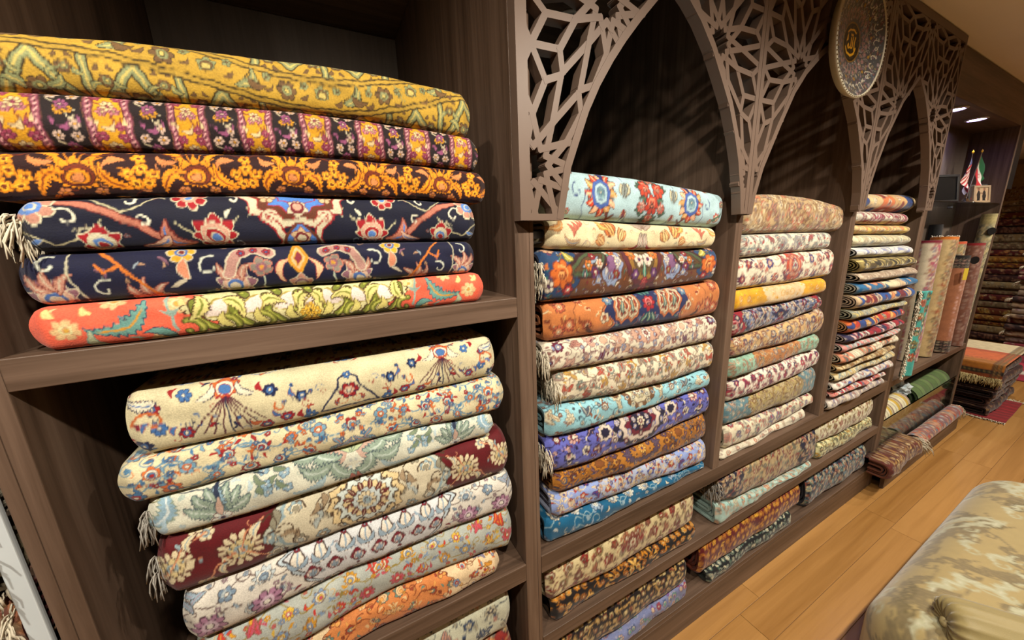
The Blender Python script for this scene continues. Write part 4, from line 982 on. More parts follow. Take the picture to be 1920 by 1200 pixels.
TAB={
 'b1u':[
  (-0.347,0.292,0.000,(1.875, 1.896, 1.889),(1.807, 1.821, 1.808)),
  (-0.359,0.302,0.000,(1.806, 1.821, 1.807),(1.735, 1.752, 1.743)),
  (-0.375,0.318,0.000,(1.734, 1.752, 1.742),(1.674, 1.689, 1.68)),
  (-0.350,0.290,0.000,(1.676, 1.689, 1.682),(1.608, 1.608, 1.602)),
  (-0.366,0.284,0.000,(1.607, 1.608, 1.603),(1.535, 1.536, 1.536)),
  (-0.368,0.298,0.000,(1.535, 1.536, 1.535),(1.471, 1.471, 1.471)),
 ],
 'b1l':[
  (-0.309,0.325,0.010,(1.389, 1.38, 1.38),(1.275, 1.278, 1.28)),
  (-0.335,0.340,0.010,(1.275, 1.278, 1.28),(1.202, 1.198, 1.192)),
  (-0.317,0.310,0.010,(1.201, 1.198, 1.193),(1.125, 1.122, 1.132)),
  (-0.321,0.344,0.010,(1.125, 1.122, 1.134),(1.002, 1.003, 1.014)),
  (-0.309,0.351,0.010,(1.002, 1.003, 1.014),(0.885, 0.901, 0.902)),
  (-0.314,0.349,0.010,(0.885, 0.901, 0.902),(0.767, 0.798, 0.773)),
  (-0.240,0.307,0.010,(0.767, 0.799, 0.782),(0.719, 0.719, 0.719)),
 ],
 'b2':[
  (0.470,1.161,0.010,(1.769, 1.752, 1.722),(1.654, 1.633, 1.616)),
  (0.483,1.118,0.010,(1.653, 1.634, 1.618),(1.577, 1.56, 1.554)),
  (0.466,1.145,0.010,(1.578, 1.559, 1.554),(1.444, 1.437, 1.444)),
  (0.479,1.182,0.010,(1.443, 1.437, 1.446),(1.336, 1.33, 1.323)),
  (0.477,1.180,0.010,(1.336, 1.33, 1.323),(1.25, 1.234, 1.227)),
  (0.510,1.182,0.010,(1.249, 1.234, 1.226),(1.152, 1.126, 1.124)),
  (0.474,1.160,0.010,(1.156, 1.128, 1.124),(1.063, 1.052, 1.059)),
  (0.476,1.169,0.010,(1.063, 1.052, 1.059),(0.95, 0.931, 0.951)),
  (0.498,1.177,0.010,(0.948, 0.931, 0.952),(0.878, 0.855, 0.844)),
  (0.488,1.180,0.010,(0.879, 0.855, 0.844),(0.804, 0.771, 0.748)),
  (0.468,1.182,0.010,(0.806, 0.771, 0.749),(0.719, 0.719, 0.719)),
 ],
 'b3':[
  (1.276,1.988,0.015,(1.722, 1.73, 1.694),(1.591, 1.589, 1.586)),
  (1.280,1.914,0.015,(1.591, 1.59, 1.586),(1.51, 1.513, 1.516)),
  (1.275,1.975,0.015,(1.51, 1.513, 1.516),(1.395, 1.392, 1.391)),
  (1.273,1.934,0.015,(1.395, 1.392, 1.391),(1.317, 1.317, 1.322)),
  (1.274,1.904,0.015,(1.317, 1.317, 1.321),(1.222, 1.226, 1.256)),
  (1.276,1.946,0.015,(1.222, 1.227, 1.262),(1.138, 1.129, 1.136)),
  (1.290,1.948,0.015,(1.137, 1.129, 1.136),(1.054, 1.055, 1.056)),
  (1.315,1.992,0.015,(1.054, 1.055, 1.057),(0.947, 0.954, 0.967)),
  (1.301,1.992,0.015,(0.947, 0.954, 0.967),(0.852, 0.841, 0.831)),
  (1.313,1.992,0.015,(0.851, 0.841, 0.831),(0.747, 0.749, 0.778)),
  (1.277,1.926,0.015,(0.749, 0.749, 0.77),(0.719, 0.719, 0.719)),
 ],
 'b4':[
  (2.158,2.800,0.020,(1.753, 1.76, 1.764),(1.675, 1.669, 1.663)),
  (2.084,2.676,0.000,(1.676, 1.671, 1.665),(1.615, 1.609, 1.603)),
  (2.080,2.680,-0.005,(1.615, 1.609, 1.603),(1.57, 1.564, 1.557)),
  (2.080,2.720,-0.015,(1.57, 1.563, 1.556),(1.514, 1.507, 1.5)),
  (2.080,2.716,-0.030,(1.514, 1.507, 1.5),(1.467, 1.457, 1.446)),
  (2.080,2.728,-0.050,(1.467, 1.456, 1.445),(1.402, 1.396, 1.391)),
  (2.080,2.724,-0.055,(1.402, 1.396, 1.391),(1.359, 1.348, 1.338)),
  (2.080,2.741,-0.060,(1.359, 1.348, 1.338),(1.304, 1.295, 1.286)),
  (2.080,2.729,-0.060,(1.304, 1.295, 1.287),(1.237, 1.228, 1.219)),
  (2.080,2.702,-0.050,(1.237, 1.228, 1.22),(1.184, 1.183, 1.181)),
  (2.080,2.711,-0.045,(1.184, 1.183, 1.181),(1.119, 1.116, 1.113)),
  (2.080,2.736,-0.045,(1.119, 1.116, 1.112),(1.072, 1.067, 1.063)),
  (2.080,2.730,-0.040,(1.072, 1.067, 1.063),(1.024, 1.027, 1.03)),
  (2.080,2.718,-0.040,(1.024, 1.027, 1.03),(0.969, 0.969, 0.968)),
  (2.080,2.723,-0.035,(0.969, 0.969, 0.968),(0.926, 0.928, 0.93)),
  (2.080,2.741,-0.030,(0.926, 0.928, 0.931),(0.876, 0.877, 0.878)),
  (2.080,2.740,-0.030,(0.876, 0.877, 0.878),(0.826, 0.822, 0.817)),
  (2.080,2.701,-0.025,(0.826, 0.822, 0.817),(0.793, 0.784, 0.775)),
  (2.080,2.713,-0.020,(0.793, 0.784, 0.775),(0.719, 0.719, 0.719)),
 ],
 'bB2':[
  (0.465,1.146,0.010,(0.633, 0.644, 0.646),(0.506, 0.485, 0.481)),
  (0.483,1.160,0.010,(0.505, 0.484, 0.481),(0.424, 0.424, 0.424)),
 ],
 'bB3':[
  (1.280,2.053,0.005,(0.655, 0.648, 0.638),(0.522, 0.455, 0.45)),
  (1.280,2.044,0.005,(0.522, 0.456, 0.454),(0.424, 0.424, 0.424)),
 ],
 'bB4':[
  (2.082,2.744,0.010,(0.649, 0.642, 0.636),(0.513, 0.503, 0.493)),
  (2.129,2.770,0.010,(0.512, 0.502, 0.492),(0.424, 0.424, 0.424)),
 ],
 'bC2':[
  (0.460,1.113,0.010,(0.341, 0.348, 0.355),(0.189, 0.198, 0.223)),
  (0.500,1.136,0.010,(0.189, 0.2, 0.225),(0.142, 0.142, 0.142)),
 ],
 'bC3':[
  (1.200,1.973,0.000,(0.365, 0.361, 0.357),(0.2, 0.211, 0.223)),
  (1.258,1.909,0.000,(0.202, 0.211, 0.221),(0.142, 0.142, 0.142)),
 ],
 'bC4':[
  (2.090,2.776,0.010,(0.324, 0.315, 0.309),(0.142, 0.142, 0.142)),
 ],
}

def P(g, o, acc, v, c='#d9cfb4'): return Pal(g, o, acc.split(), v, c)
G1U, G1L = 'rugs stacked on the upper shelf of the wide bay', 'rugs stacked on the lower shelf of the wide bay'
NAVY, MAROON = '#0f1430', '#33090c'
B1U = [
 (st(d_yellow), '#b8983a', 'golden yellow folded rug with olive star lattice, topmost on the upper shelf'),
 (st(d_bands), '#230710', 'folded rug with alternating plum and yellow floral bands, second from top of upper stack'),
 (st(d_amber), MAROON, 'dark maroon folded rug with amber blossoms, under the plum and yellow banded rug'),
 (st(d_navy), NAVY, 'navy folded rug with light blue medallion and red palmettes on the upper shelf'),
 (st(d_navy2), '#10153a', 'navy folded rug with mauve and orange scrolls, lying on the coral rug'),
 (st(d_coral), '#dd6a50', 'coral folded rug with olive and cream scrollwork, bottom of the upper shelf stack')]
B1L = [
 (st(d_cream1), '#cfc7a6', 'cream folded rug with navy arch and fan sprays, topmost under the upper shelf'),
 (st('arab', p=CREAM2, step=5.0, big=1.8, dens=1.3), CREAM2.g, 'cream folded rug with blue and red rosettes, second from top of lower stack'),
 (st(d_mint), MINT.g, 'pale mint white folded rug with grey green sprays, lying on the crimson rug'),
 (st(d_red), '#640c18', 'crimson folded rug with cream rosettes and pale central medallion'),
 (st(d_white_med), '#d2cec4', 'off-white folded rug with blue grey lattice of hearts, under the crimson rug'),
 (st('arab', p=GREY, step=5.8, big=2.1, dens=.9), GREY.g, 'grey folded rug with red and yellow blossoms in the lower stack'),
 (st('ends', p=P('#cf8a52', '#7a3a20', '#d9a25c #9c4a2c #6f8a7c #d9b98a', '#8c4a28', '#e0c9a0'), e=PEACH, ex=13, step=4.6, big=1.7), '#cf8a52', 'peach and cream folded rug, bottom of the lower shelf stack')]
LB = P('#a9c3c8', '#3a2c34', '#c0472c #d9b48a #4a6aa6 #b86a4a #4c7a6a', '#33427a', '#d9d2b8')
IV = P('#d5c9a6', '#6a4436', '#c2683a #c99a48 #9c3a34 #8a9a94', '#8a6a4c', '#ded6bc')
IND = P('#24456a', '#3a1420', '#c9762c #8c2030 #5a3a74 #c8bca4 #4c8a7c', '#c98a4a', '#d3c7b4')
ORG = P('#b97845', '#4a1c14', '#8c3a24 #2a3a6a #c9a46c #7a2a24', '#6a2c1c', '#d6bd94')
WM = P('#d3ccb8', '#4c1230', '#b08a78 #6a1638 #8a9ab0 #c4a494', '#5a1a34', '#dcd6c6')
IV2 = P('#d2c9b2', '#6a5648', '#b04a34 #8c8078 #b8943c #a08c80 #7c8c84', '#7c6a5c', '#dad2be')
LB2 = P('#93c2cc', '#46404a', '#c9c4a8 #8c5a3c #5a6a78 #d6d0b8', '#3c5a64', '#dfd9c2')
VIO = P('#6468b0', '#180f2c', '#c9a49c #6a1430 #d3cbb8 #241a48', '#241a44', '#d9d1c2')
OCH = P('#9c6a22', '#2c1a14', '#5c4a6a #c98a2c #6a3424 #4c5a78', '#34202a', '#c9a45c')
PER = P('#8fa0cc', '#5c3430', '#d3c6a6 #2c3f90 #a8402c #d6b9a0', '#d0c29c', '#ddd6c0')
TEA = P('#0f6488', '#1c2440', '#c9d0cc #d6cfb8 #8aa0b4', '#9cb4b8', '#dcd9c8')
G2 = 'rugs stacked in the bay beside the wide bay'
B2 = [
 (st(d_sky), LB.g, 'thick sky blue folded rug with red rose sprays under the first arch'),
 (st(d_tulips), IV.g, 'ivory folded rug with orange tulips, just below the sky blue rug'),
 (st(d_paisley), IND.g, 'multicoloured indigo folded rug with large paisleys and orange roses'),
 (st(d_orange), ORG.g, 'orange tan folded rug with navy medallion, fourth from top beside the wide bay'),
 (st('med', p=WM, A=14, B=7, y=3, cols=['#c2a48e', '#d3ccb8', '#bb9a86'], n=16, step=5.4, big=2.1), WM.g, 'off-white folded rug with maroon outlined scrolls, under the orange tan rug'),
 (st('arab', p=IV2, step=4.4, big=1.9), IV2.g, 'ivory folded rug with taupe vines and red corner flowers, on the pale turquoise rug'),
 (st('med', p=LB2, A=7, B=6, y=4, cols=['#7a5a3c', '#cfc8ac', '#b9b08c'], n=10, step=6.4, big=2.2), LB2.g, 'pale turquoise folded rug with cream blossoms, lying on the violet rug'),
 (st('med', p=VIO, A=12, B=8, y=3, cols=['#1c1438', '#c9bcae', '#701830', '#1c1438'], n=12, step=5.8, big=2.2, fill=P('#1c1438', '#180f2c', '#c9bcb0 #701830 #8a8fc4', '#c9bca8')), VIO.g, 'violet blue folded rug with dark maroon medallion'),
 (st('med', p=OCH, A=15, B=8, y=3, cols=['#7c4c1c', '#a8742a', '#5c4a5c', '#a8742a'], n=18, step=3.8, big=1.7), OCH.g, 'ochre folded rug with dense scrolls, under the violet blue rug'),
 (st('ends', p=P('#a9b2c8', '#5c4440', '#a8402c #c9b48c #3c4f9c #d3c6a6', '#c9b890'), e=PER, ex=17, step=4.6, big=1.9), '#a9b2c8', 'periwinkle folded rug with cream ribbon scrolls, lying on the teal rug'),
 (st('arab', p=TEA, step=7.2, big=2.6, dens=.6), TEA.g, 'deep teal folded rug with white palmettes, bottom of its stack')]
G3 = 'rugs stacked in the middle arched bay'
B3 = [
 (st('arab', p=P('#b39c76', '#5c3a34', '#c2785a #a88c5c #d3c4a0 #8c7a70', '#6a4c40'), step=5, big=2.4, dens=1.2), '#b39c76', 'thick beige folded rug with salmon blossoms on top of the middle bay stack'),
 (st('arab', p=P('#d3cdbb', '#6a5a5c', '#a02c2c #8a9a94 #a8a4a0 #7c8c90', '#8c9c90'), step=5, big=2.3), '#d3cdbb', 'white folded rug with red flower columns and grey scrolls'),
 (st('med', p=P('#d6cfba', '#4a2a3c', '#b8523a #2c3a7c #c9a08c #6a3450', '#7c5a4c'), A=5.5, B=7, y=1, cols=['#b8523a', '#c98a6c', '#b8523a'], n=6, step=7, big=2.6, pend=False), '#d6cfba', 'ivory folded rug with red orange shield and navy palmettes'),
 (st('ends', p=P('#cdb894', '#c9a458', '#d9cdb4 #c9a06c #c4b49c', '#c9b088'), e=P('#c99a1c', '#a87c1c', '#d9b440 #c98a1c', '#d3ac30'), ex=13, step=6, big=2.), '#cdb894', 'bright yellow folded rug with pale beige middle'),
 (st('ends', p=P('#20254c', '#1a1024', '#c2bcae #8c2038 #7c8cac #b8a48c', '#a8a8b8'), e=P('#8c1028', '#2c0c1c', '#c9bca8 #20254c', '#c9a4a0'), ex=25, step=4.2, big=2.1), '#20254c', 'crimson ended folded rug with crowded navy and white scrolls'),
 (st('arab', p=P('#bfa274', '#3c2a3a', '#8c3428 #d6cab0 #4c4a6c #a87c54', '#5a3c40'), step=5, big=2.2), '#bfa274', 'sand brown folded rug with dark red flowers, under the crimson ended rug'),
 (st('ends', p=P('#a87444', '#6a4020', '#c9a06c #7c5a44 #8c8a8c #c2945c', '#c9a474'), e=P('#8fb09c', '#4c6a5c', '#b06a48 #a8c4b0', '#6a8a78'), ex=17, step=4, big=1.6), '#a87444', 'mint ended folded rug with copper brown middle'),
 (st('arab', p=P('#d6d0c0', '#4a1c3c', '#a02840 #3c2c5c #b84a54 #6a2448', '#7c1c34'), step=5, big=2.0, dens=.8), '#d6d0c0', 'white folded rug with crimson and plum vines'),
 (st('ends', p=P('#a99a68', '#5a3c28', '#d3c9a4 #8c6a3c #b8ac84 #6a4a34', '#6a4a30'), e=P('#5c7c84', '#3c4c54', '#8ca0a0 #a87c64 #c2b8a0', '#7c9498'), ex=20, step=3.4, big=1.4), '#a99a68', 'grey teal ended folded rug with dense gold honeycomb middle'),
 (st('arab', p=P('#cfc8b0', '#5c4a54', '#cf9a84 #8c9a8c #a83430 #7c7c94', '#8c8474'), step=6, big=2.4), '#cfc8b0', 'cream folded rug with pale pink rose clusters, near the bottom of the middle stack'),
 (st('arab', p=P('#cfc9b6', '#8c7c70', '#c2b49c #a89c90 #b86a54', '#b0a490'), step=6, big=1.6, dens=.4), '#cfc9b6', 'thin plain white folded rug, bottom of the middle arched bay stack')]
G4 = 'rolled rugs piled in the last arched bay'
def b4(ground, acc, o, w, cols, label, v='#8c7a60', c='#d9d0b8'): return (st('bands', p=P(ground, o, acc, v, c), w=w, cols=cols.split()), ground, label)
B4 = [
 b4('#c9b088', '#c96a3c #2c4a86 #d9cdb0 #8c3a34', '#4a3c44', [9, 13, 12, 15], '#24467c #c9b48a #c9794c #c2a070', 'thick orange and blue rolled rug topmost in the last arched bay'),
 b4('#c9c4b4', '#8c1c34 #c9bfae #a8546a', '#4c3440', [5, 3, 7, 4], '#c4c4b8 #8c2038 #cfc8b6 #9c3448', 'white and crimson banded rolled rug under the orange and blue roll'),
 b4('#cfbf94', '#c98a5c #d9c98c #a88c6c', '#8c6c4c', [6, 4, 9], '#cfb888 #d6cba4 #d3b868', 'cream and tan rolled rug third from the top of the rolled pile'),
 b4('#cfc9ac', '#8a9490 #b8a88c #c9c09c', '#7c7464', [7, 4, 6], '#cfc8a8 #c2bfa4 #d3cfb8', 'pale cream rolled rug with grey motifs in the last arched bay'),
 b4('#d6d6cc', '#8a90b0 #c2c2c4 #b0b49c', '#8c8ca0', [9, 3, 8], '#d6d6c8 #b4b4c2 #d3d4cc', 'almost white rolled rug with faint lilac bands'),
 b4('#8c7c44', '#2a2414 #c2b272 #5c4c2c', '#1c1810', [6, 5, 9], '#948450 #6a5c34 #a89860', 'black ended gold rolled rug with dense dark scrolls'),
 b4('#b8a890', '#a89480 #cfc4b0 #8c7864', '#7c6858', [3, 2, 4, 2], '#b8a68c #cfc6b4 #b09c88 #c9bda8', 'beige and mauve finely banded rolled rug'),
 b4('#c9c0a4', '#1c6a96 #c9b08c #c98a6c', '#3c4a54', [14, 10, 16, 9], '#1a6690 #1a6690 #c9c0a2 #c9b494', 'bright blue and cream rolled rug in the middle of the rolled pile'),
 b4('#c2ac8c', '#7a1424 #24508c #c98a5c', '#34202c', [9, 8, 7, 12], '#c9b08c #721426 #c9b496 #20508e', 'maroon ended rolled rug with blue and tan bands'),
 b4('#a8a48c', '#7c8484 #c9b878 #948c74', '#5c5c54', [5, 3, 6], '#9ca090 #c2b888 #a8a694', 'grey and straw coloured rolled rug'),
 b4('#c29a5c', '#b0301c #24407c #c9a060', '#4c2418', [9, 13, 8, 14], '#c9682c #24427c #c9a25c #b43426', 'orange ended rolled rug with blue, gold and red bands'),
 b4('#c2b8ac', '#8c0c2c #2a2c54 #c9a8a4', '#3c1028', [8, 6, 7, 12], '#2a2850 #a02444 #c9c0b4 #94102e', 'crimson rolled rug with navy and white bands'),
 b4('#c9c0b0', '#a83444 #8a9ca4 #c9b8a8', '#5c3c40', [7, 4, 6], '#c98a84 #c9c2b6 #b4c0c2', 'white and rose rolled rug below the crimson roll'),
 b4('#c9bc9c', '#c96a4c #6a6a64 #d3c9b0', '#54443c', [8, 10, 6], '#cf8a6c #d3cbb4 #a89878', 'peach and cream rolled rug low in the rolled pile'),
 b4('#bca478', '#8c6a38 #d3c49c #7c6a50', '#54402c', [5, 4, 5], '#b89660 #c9b88c #a8906a', 'tan and ochre rolled rug low in the rolled pile'),
 b4('#c9c0a0', '#8c9c9c #b8a06c #c9c4ac', '#746c54', [6, 4, 7], '#cfc4a0 #b4bcb4 #c9b888', 'cream and sage rolled rug low in the rolled pile'),
 b4('#cfc9bc', '#4c6aa8 #a86a5c #d3cec4', '#5c5460', [7, 5, 8], '#d3cec2 #c2c6cc #cfc2b4', 'white rolled rug with small blue flowers'),
 b4('#c9b8a8', '#b01c28 #c98a7c #6a7c90', '#5c2c2c', [5, 7, 4], '#c98a80 #cfc8bc #b83438', 'thin rolled rug with bright red flowers'),
 b4('#cfc8b8', '#8c8498 #b8aca0 #a87c6c', '#6a5c5c', [6, 4, 7], '#d3ccc0 #b8b0b4 #cfc4b4', 'ivory and mauve rolled rug at the very bottom of the rolled pile')]
GB = 'rugs on the low shelves under the arches'
LOW = {
 'bB2': [(st('med', p=P('#cdbf96', '#4c2c1c', '#8c1c1c #a87454 #7c3a2c #8c7c54', '#6a4a34'), A=3.2, B=3.2, y=2, cols=['#7c1418', '#a83a30', '#7c1418'], n=10, step=6, big=2.3, pend=True), '#cdbf96', 'cream folded rug with dark red medallions on the low shelf'),
         (st('dense', p=P('#160c0c', '#160c0c', '#c98a24 #d9b060 #a86a24', '#b87c24', '#d9c08c'), cell=3.0), '#160c0c', 'black folded rug with amber scrolls under the cream rug with red medallions')],
 'bB3': [(st('ends', p=P('#b8a47c', '#3c1c20', '#a03428 #c9b890 #6a7c6c #8c5c44', '#6a3c2c'), e=P('#14183a', '#14183a', '#c9b48c #a84c34 #d3c8a8', '#b89c70'), ex=24, step=4.4, big=1.9), '#b8a47c', 'tan folded rug with navy ends and grey fringe on the low shelf', (.06, 'g')),
         (st('arab', p=P('#a8c4bc', '#8c5a48', '#5ca4a0 #c98a6c #c9c4a4 #7cb4b0', '#c9a88c'), step=5, big=1.8), '#a8c4bc', 'thin turquoise and pink folded rug under the navy ended rug')],
 'bB4': [(st('arab', p=P('#d6d0b4', '#6a4c34', '#8c4430 #a8984c #7c6c3c #b07c6c', '#8c7c54'), step=5, big=1.9, dens=.8), '#d6d0b4', 'white folded rug with sparse brown flowers on the low shelf'),
         (st('arab', p=P('#cbc79c', '#3c3c2c', '#4c4c34 #c9a04c #8c8c6c', '#5c5c3c'), step=4, big=1.7), '#cbc79c', 'pale green cream folded rug under the white sparsely flowered rug')],
 'bC2': [(st('dense', p=P('#1c1014', '#1c1014', '#c9ac74 #d6c490 #8c4c34 #c2a060', '#b8945c', '#d9cba0'), cell=2.6), '#1c1014', 'black folded rug crowded with straw coloured leaves on the bottom shelf'),
         (st('dense', p=P('#7c84a8', '#3c2c44', '#a04c5c #4c6a94 #c2a890 #6a9c94 #7c5a94', '#a8a4b4'), cell=3.2), '#7c84a8', 'lilac and blue folded rug under the black and straw rug')],
 'bC3': [(st('dense', p=P('#641014', '#4c080c', '#c98c20 #d9a834 #b8782c', '#c08a2c', '#d9b860'), cell=3.3), '#641014', 'dark red folded rug covered in gold scrolls on the bottom shelf'),
         (st('dense', p=P('#14181c', '#0c1014', '#8c9c94 #c9c4a8 #4c6a5c', '#a8b0a0', '#cfcbb4'), cell=2.6), '#14181c', 'black and pale green folded rug under the red and gold rug')],
 'bC4': [(st('arab', p=P('#121430', '#2c1020', '#a85c44 #c9bc94 #7ca0a0 #b87c5c #6a8c7c', '#7c9ca8'), step=4.4, big=2.0, dens=1.1), '#121430', 'navy folded rug with peach and aqua blossoms on the bottom shelf')]}
def q3(x0, x1, a, x):
    t = (x-x0)/(x1-x0); return a[0]*(1-t)*(1-2*t)+4*a[1]*t*(1-t)+a[2]*t*(2*t-1)
for key, L in TAB.items():               # each rug rests exactly on the one below
    for i in range(len(L)-1):
        x0, x1, y, T, Bm = L[i]; lo = L[i+1]
        L[i] = (x0, x1, y, T, tuple(q3(lo[0], lo[1], lo[3], x) for x in (x0, (x0+x1)/2, x1)))
FR = {'g': M_FRINGEG, 'w': M_FRINGE}
for row, (s, g, l) in zip(TAB['b1u'], B1U): rug(row, s, g, l, G1U, nu=480, nf=54, depth=.55, fringe=(.05, M_FRINGE) if 'light blue medallion' in l else None)
for row, (s, g, l) in zip(TAB['b1l'], B1L): rug(row, s, g, l, G1L, nu=480, nf=60, depth=.55, fringe=(.045, M_FRINGEG) if ('mint' in l or 'crimson folded' in l) else None)
for k, (row, (s, g, l)) in enumerate(zip(TAB['b2'], B2)): rug(row, s, g, l, G2, nu=260, nf=50, depth=.55, round_=1.45, fringe=(.05, M_FRINGE) if k in (2, 4, 5, 7) else None)
for row, (s, g, l) in zip(TAB['b3'], B3): rug(row, s, g, l, G3, nu=150, nf=40, depth=.55, round_=1.5)
for k, (row, (s, g, l)) in enumerate(zip(TAB['b4'], B4)): rug(row, s, g, l, G4, nu=110, nf=26, depth=(.11 if k else .16), rolled=True, sym=False)
for key, lst in LOW.items():
    for row, it in zip(TAB[key], lst):
        rug(row, it[0], it[1], it[2], GB, nu=170, nf=42, depth=.42, fringe=(it[3][0], FR[it[3][1]]) if len(it) > 3 else None)
rug((-.26, .335, .02, (.655, .66, .655), (.48, .48, .48)), st('arab', p=P('#c9ccb8', '#20283c', '#20283c #c9a08c #3c5474 #b8b49c', '#28344c'), step=7, big=2.6, dens=.7), '#c9ccb8', 'cream green folded rug with dark navy blossoms under the lower shelf', GB, nu=260, nf=48, depth=.5)
rug((-.27, .34, .02, (.478, .478, .478), (.31, .31, .31)), st('arab', p=P('#8c2c24', '#2c1014', '#c9a46c #20284c #c9bc9c', '#c2945c')), '#8c2c24', 'red folded rug under the cream green rug below the lower shelf', GB, nu=120, nf=30, depth=.5)
rug((-.28, .34, .02, (.308, .308, .308), (.142, .142, .142)), st('arab', p=P('#a89468', '#3c2c20', '#7c3428 #c9bc94 #3c4c6c', '#6a543c')), '#a89468', 'tan folded rug at the bottom of the wide bay', GB, nu=120, nf=30, depth=.5)

# ------------------------------------------------------------------ round calligraphy plate on the lattice
def plate(cx, cz, R):
    yb = -.034
    root = tag(empty('calligraphy_plate', (cx, yb, cz)), 'round dark enamel plate with gold calligraphy hanging on the lattice screen', 'plate')
    M = Matrix.Rotation(rad(90), 4, 'X')
    MB().lathe([(R*.60, .0), (R*.93, .012), (R, .030), (R*1.0, .036), (R*.965, .038), (R*.955, .034)], 72, M, caps=False).build('rim', M_IVORY, root, True)
    m = MB()
    for k in range(84):
        a = 2*PI*k/84; p = Vector((R*.978*math.cos(a), -.0385, R*.978*math.sin(a)))
        m.lathe([(0, .0022), (.0028, 0), (0, -.002)], 6, Matrix.Translation(p) @ M)
    m.build('beading', M_IVORY, root, True)
    n = 210; g = np.linspace(-R*.96, R*.96, n)
    c = Cv(g*100, g*100, '#57585a', False, .25); r0 = R*100
    rng = random.Random(3)
    Q = ['#8c8c84', '#a8946c', '#84484f', '#6c7a88', '#b8b2a6', '#5c4844', '#98788a']
    for k in range(950):
        a = rng.uniform(0, 2*PI); r = r0*.95*math.sqrt(rng.random())
        if rng.random() < .5: c.flower(r*math.cos(a), r*math.sin(a), rng.uniform(.25, .5), 5, rng.choice(Q), '#303236', '#b8ac94')
        else: c.leaf(r*math.cos(a), r*math.sin(a), 1.1, .35, rng.uniform(0, 6), rng.choice(Q), None, .3)
    for k in range(24):
        a = k*PI/12
        c.flower(r0*.52*math.cos(a), r0*.52*math.sin(a), .75, 6, '#7c5058', '#c2b8a4', '#a8445a'); c.spiral(r0*.60*math.cos(a+.13), r0*.60*math.sin(a+.13), .8, .8, a, 1, .14, '#b0aa98')
        c.leaf(r0*.44*math.cos(a+.13), r0*.44*math.sin(a+.13), 2, .7, a+.13, '#6c3a44', '#b8ac98', 0, 0, '#c2a89c')
        if k % 2: c.flower(r0*.64*math.cos(a), r0*.64*math.sin(a), .55, 5, '#b8923a', '#3c2c14', '#d9b860')
    # white script running round the border
    G = [[(0, 0), (0, 2.2)], [(0, 2.2), (.1, .3), (.8, 0), (1.3, .4)], [(0, .7), (.5, 1.2), (1., .7), (.6, .2), (.1, .4)], [(0, .2), (.6, -.4), (1.5, -.3), (1.9, .5)],
         [(0, 0), (.3, .6), (.6, 0), (.9, .6), (1.2, 0), (1.6, .5)], [(0, 1), (.5, .2), (1.2, -.5), (2., -.6)], [(0, 1.2), (.7, 1.4), (.3, .7), (.2, 0), (.9, -.5), (1.6, -.2)], [(0, .3), (1.2, .2), (1.6, .9), (1., 1.2)]]
    a = .2
    while a < 2*PI+.1:
        L = rng.choice(G); w_ = max(p[0] for p in L)
        pts = []
        for (x, y) in L:
            aa = a-x/(r0*.77); rr = r0*.74+y*1.25
            pts.append((rr*math.cos(aa), rr*math.sin(aa)))
        c.line(pts, .26, '#cfc9b6'); 
        if rng.random() < .6: c.flower(r0*(.72+.2*rng.random())*math.cos(a), r0*(.72+.2*rng.random())*math.sin(a), .16, 4, '#cfc9b6', '#cfc9b6', '#cfc9b6')
        a += (w_+.9)/(r0*.77)
    for k in range(12): c.flower(r0*.92*math.cos(k*PI/6+.2), r0*.92*math.sin(k*PI/6+.2), .6, 6, '#a8989c', '#3c2c34', '#c9bcb0')
    def cen(du, dv):
        d = np.hypot(du, dv); return [(d-r0*.335, '#8c6c2c'), (d-r0*.31, '#1c1810')]
    c.draw(0, 0, r0*.4, cen)
    for k in range(60):
        aa, rr = rng.uniform(0, 6.3), r0*.3*math.sqrt(rng.random()); c.leaf(rr*math.cos(aa), rr*math.sin(aa), .9, .25, rng.uniform(0, 6), '#6c5420', None, .3)
    gold = '#dca81c'
    # the golden word: alif, two lams and heh over a sweeping bowl
    for pts, w_ in (([(2.6, -1.6), (2.7, 1.9)], .5), ([(1.5, 1.9), (1.4, -1.2), (.5, -1.5)], .5), ([(.4, 1.6), (.3, -1.2), (-.6, -1.5)], .5), ([(-.6, -1.5), (-1.3, -.4), (-1.9, -1.2), (-1.1, -1.7), (-.5, -1.4)], .5),
                    ([(3.4, -1.2), (2.6, -2.9), (.4, -3.7), (-2.2, -3.2), (-3.4, -1.8)], .75), ([(-.2, 2.6), (.1, 2.2), (.5, 2.6), (.9, 2.2), (1.2, 2.7)], .3), ([(-2.8, 2.8), (-1.6, 3.6), (1.2, 3.9), (2.6, 3.3)], .55), ([(-2.6, 1.8), (-2.9, .2), (-2., .8), (-2.4, 2.2)], .4)):
        c.line(pts, w_, gold)
    X, Z = np.meshgrid(g, g); rr = np.hypot(X, Z)
    Y = -.034+.030*np.clip(1-(rr/(R*.96))**2, 0, 1)
    V = np.stack([X, Y, Z], -1).reshape(-1, 3); F = grid_faces(n, n)
    ok = (rr.ravel() <= R*.962)[F].all(1)
    mesh_obj('painted_face', V, F[ok], M_PRINT, root, True, c.C.reshape(-1, 3))
    # hanging wire to the ceiling
    MB().tube([(0, -.002, R*.97), (0, -.002, 2.462-cz)], .0012, 6).build('hanging_wire', M_CHROME, root)
plate(1.688, 2.216, .178)

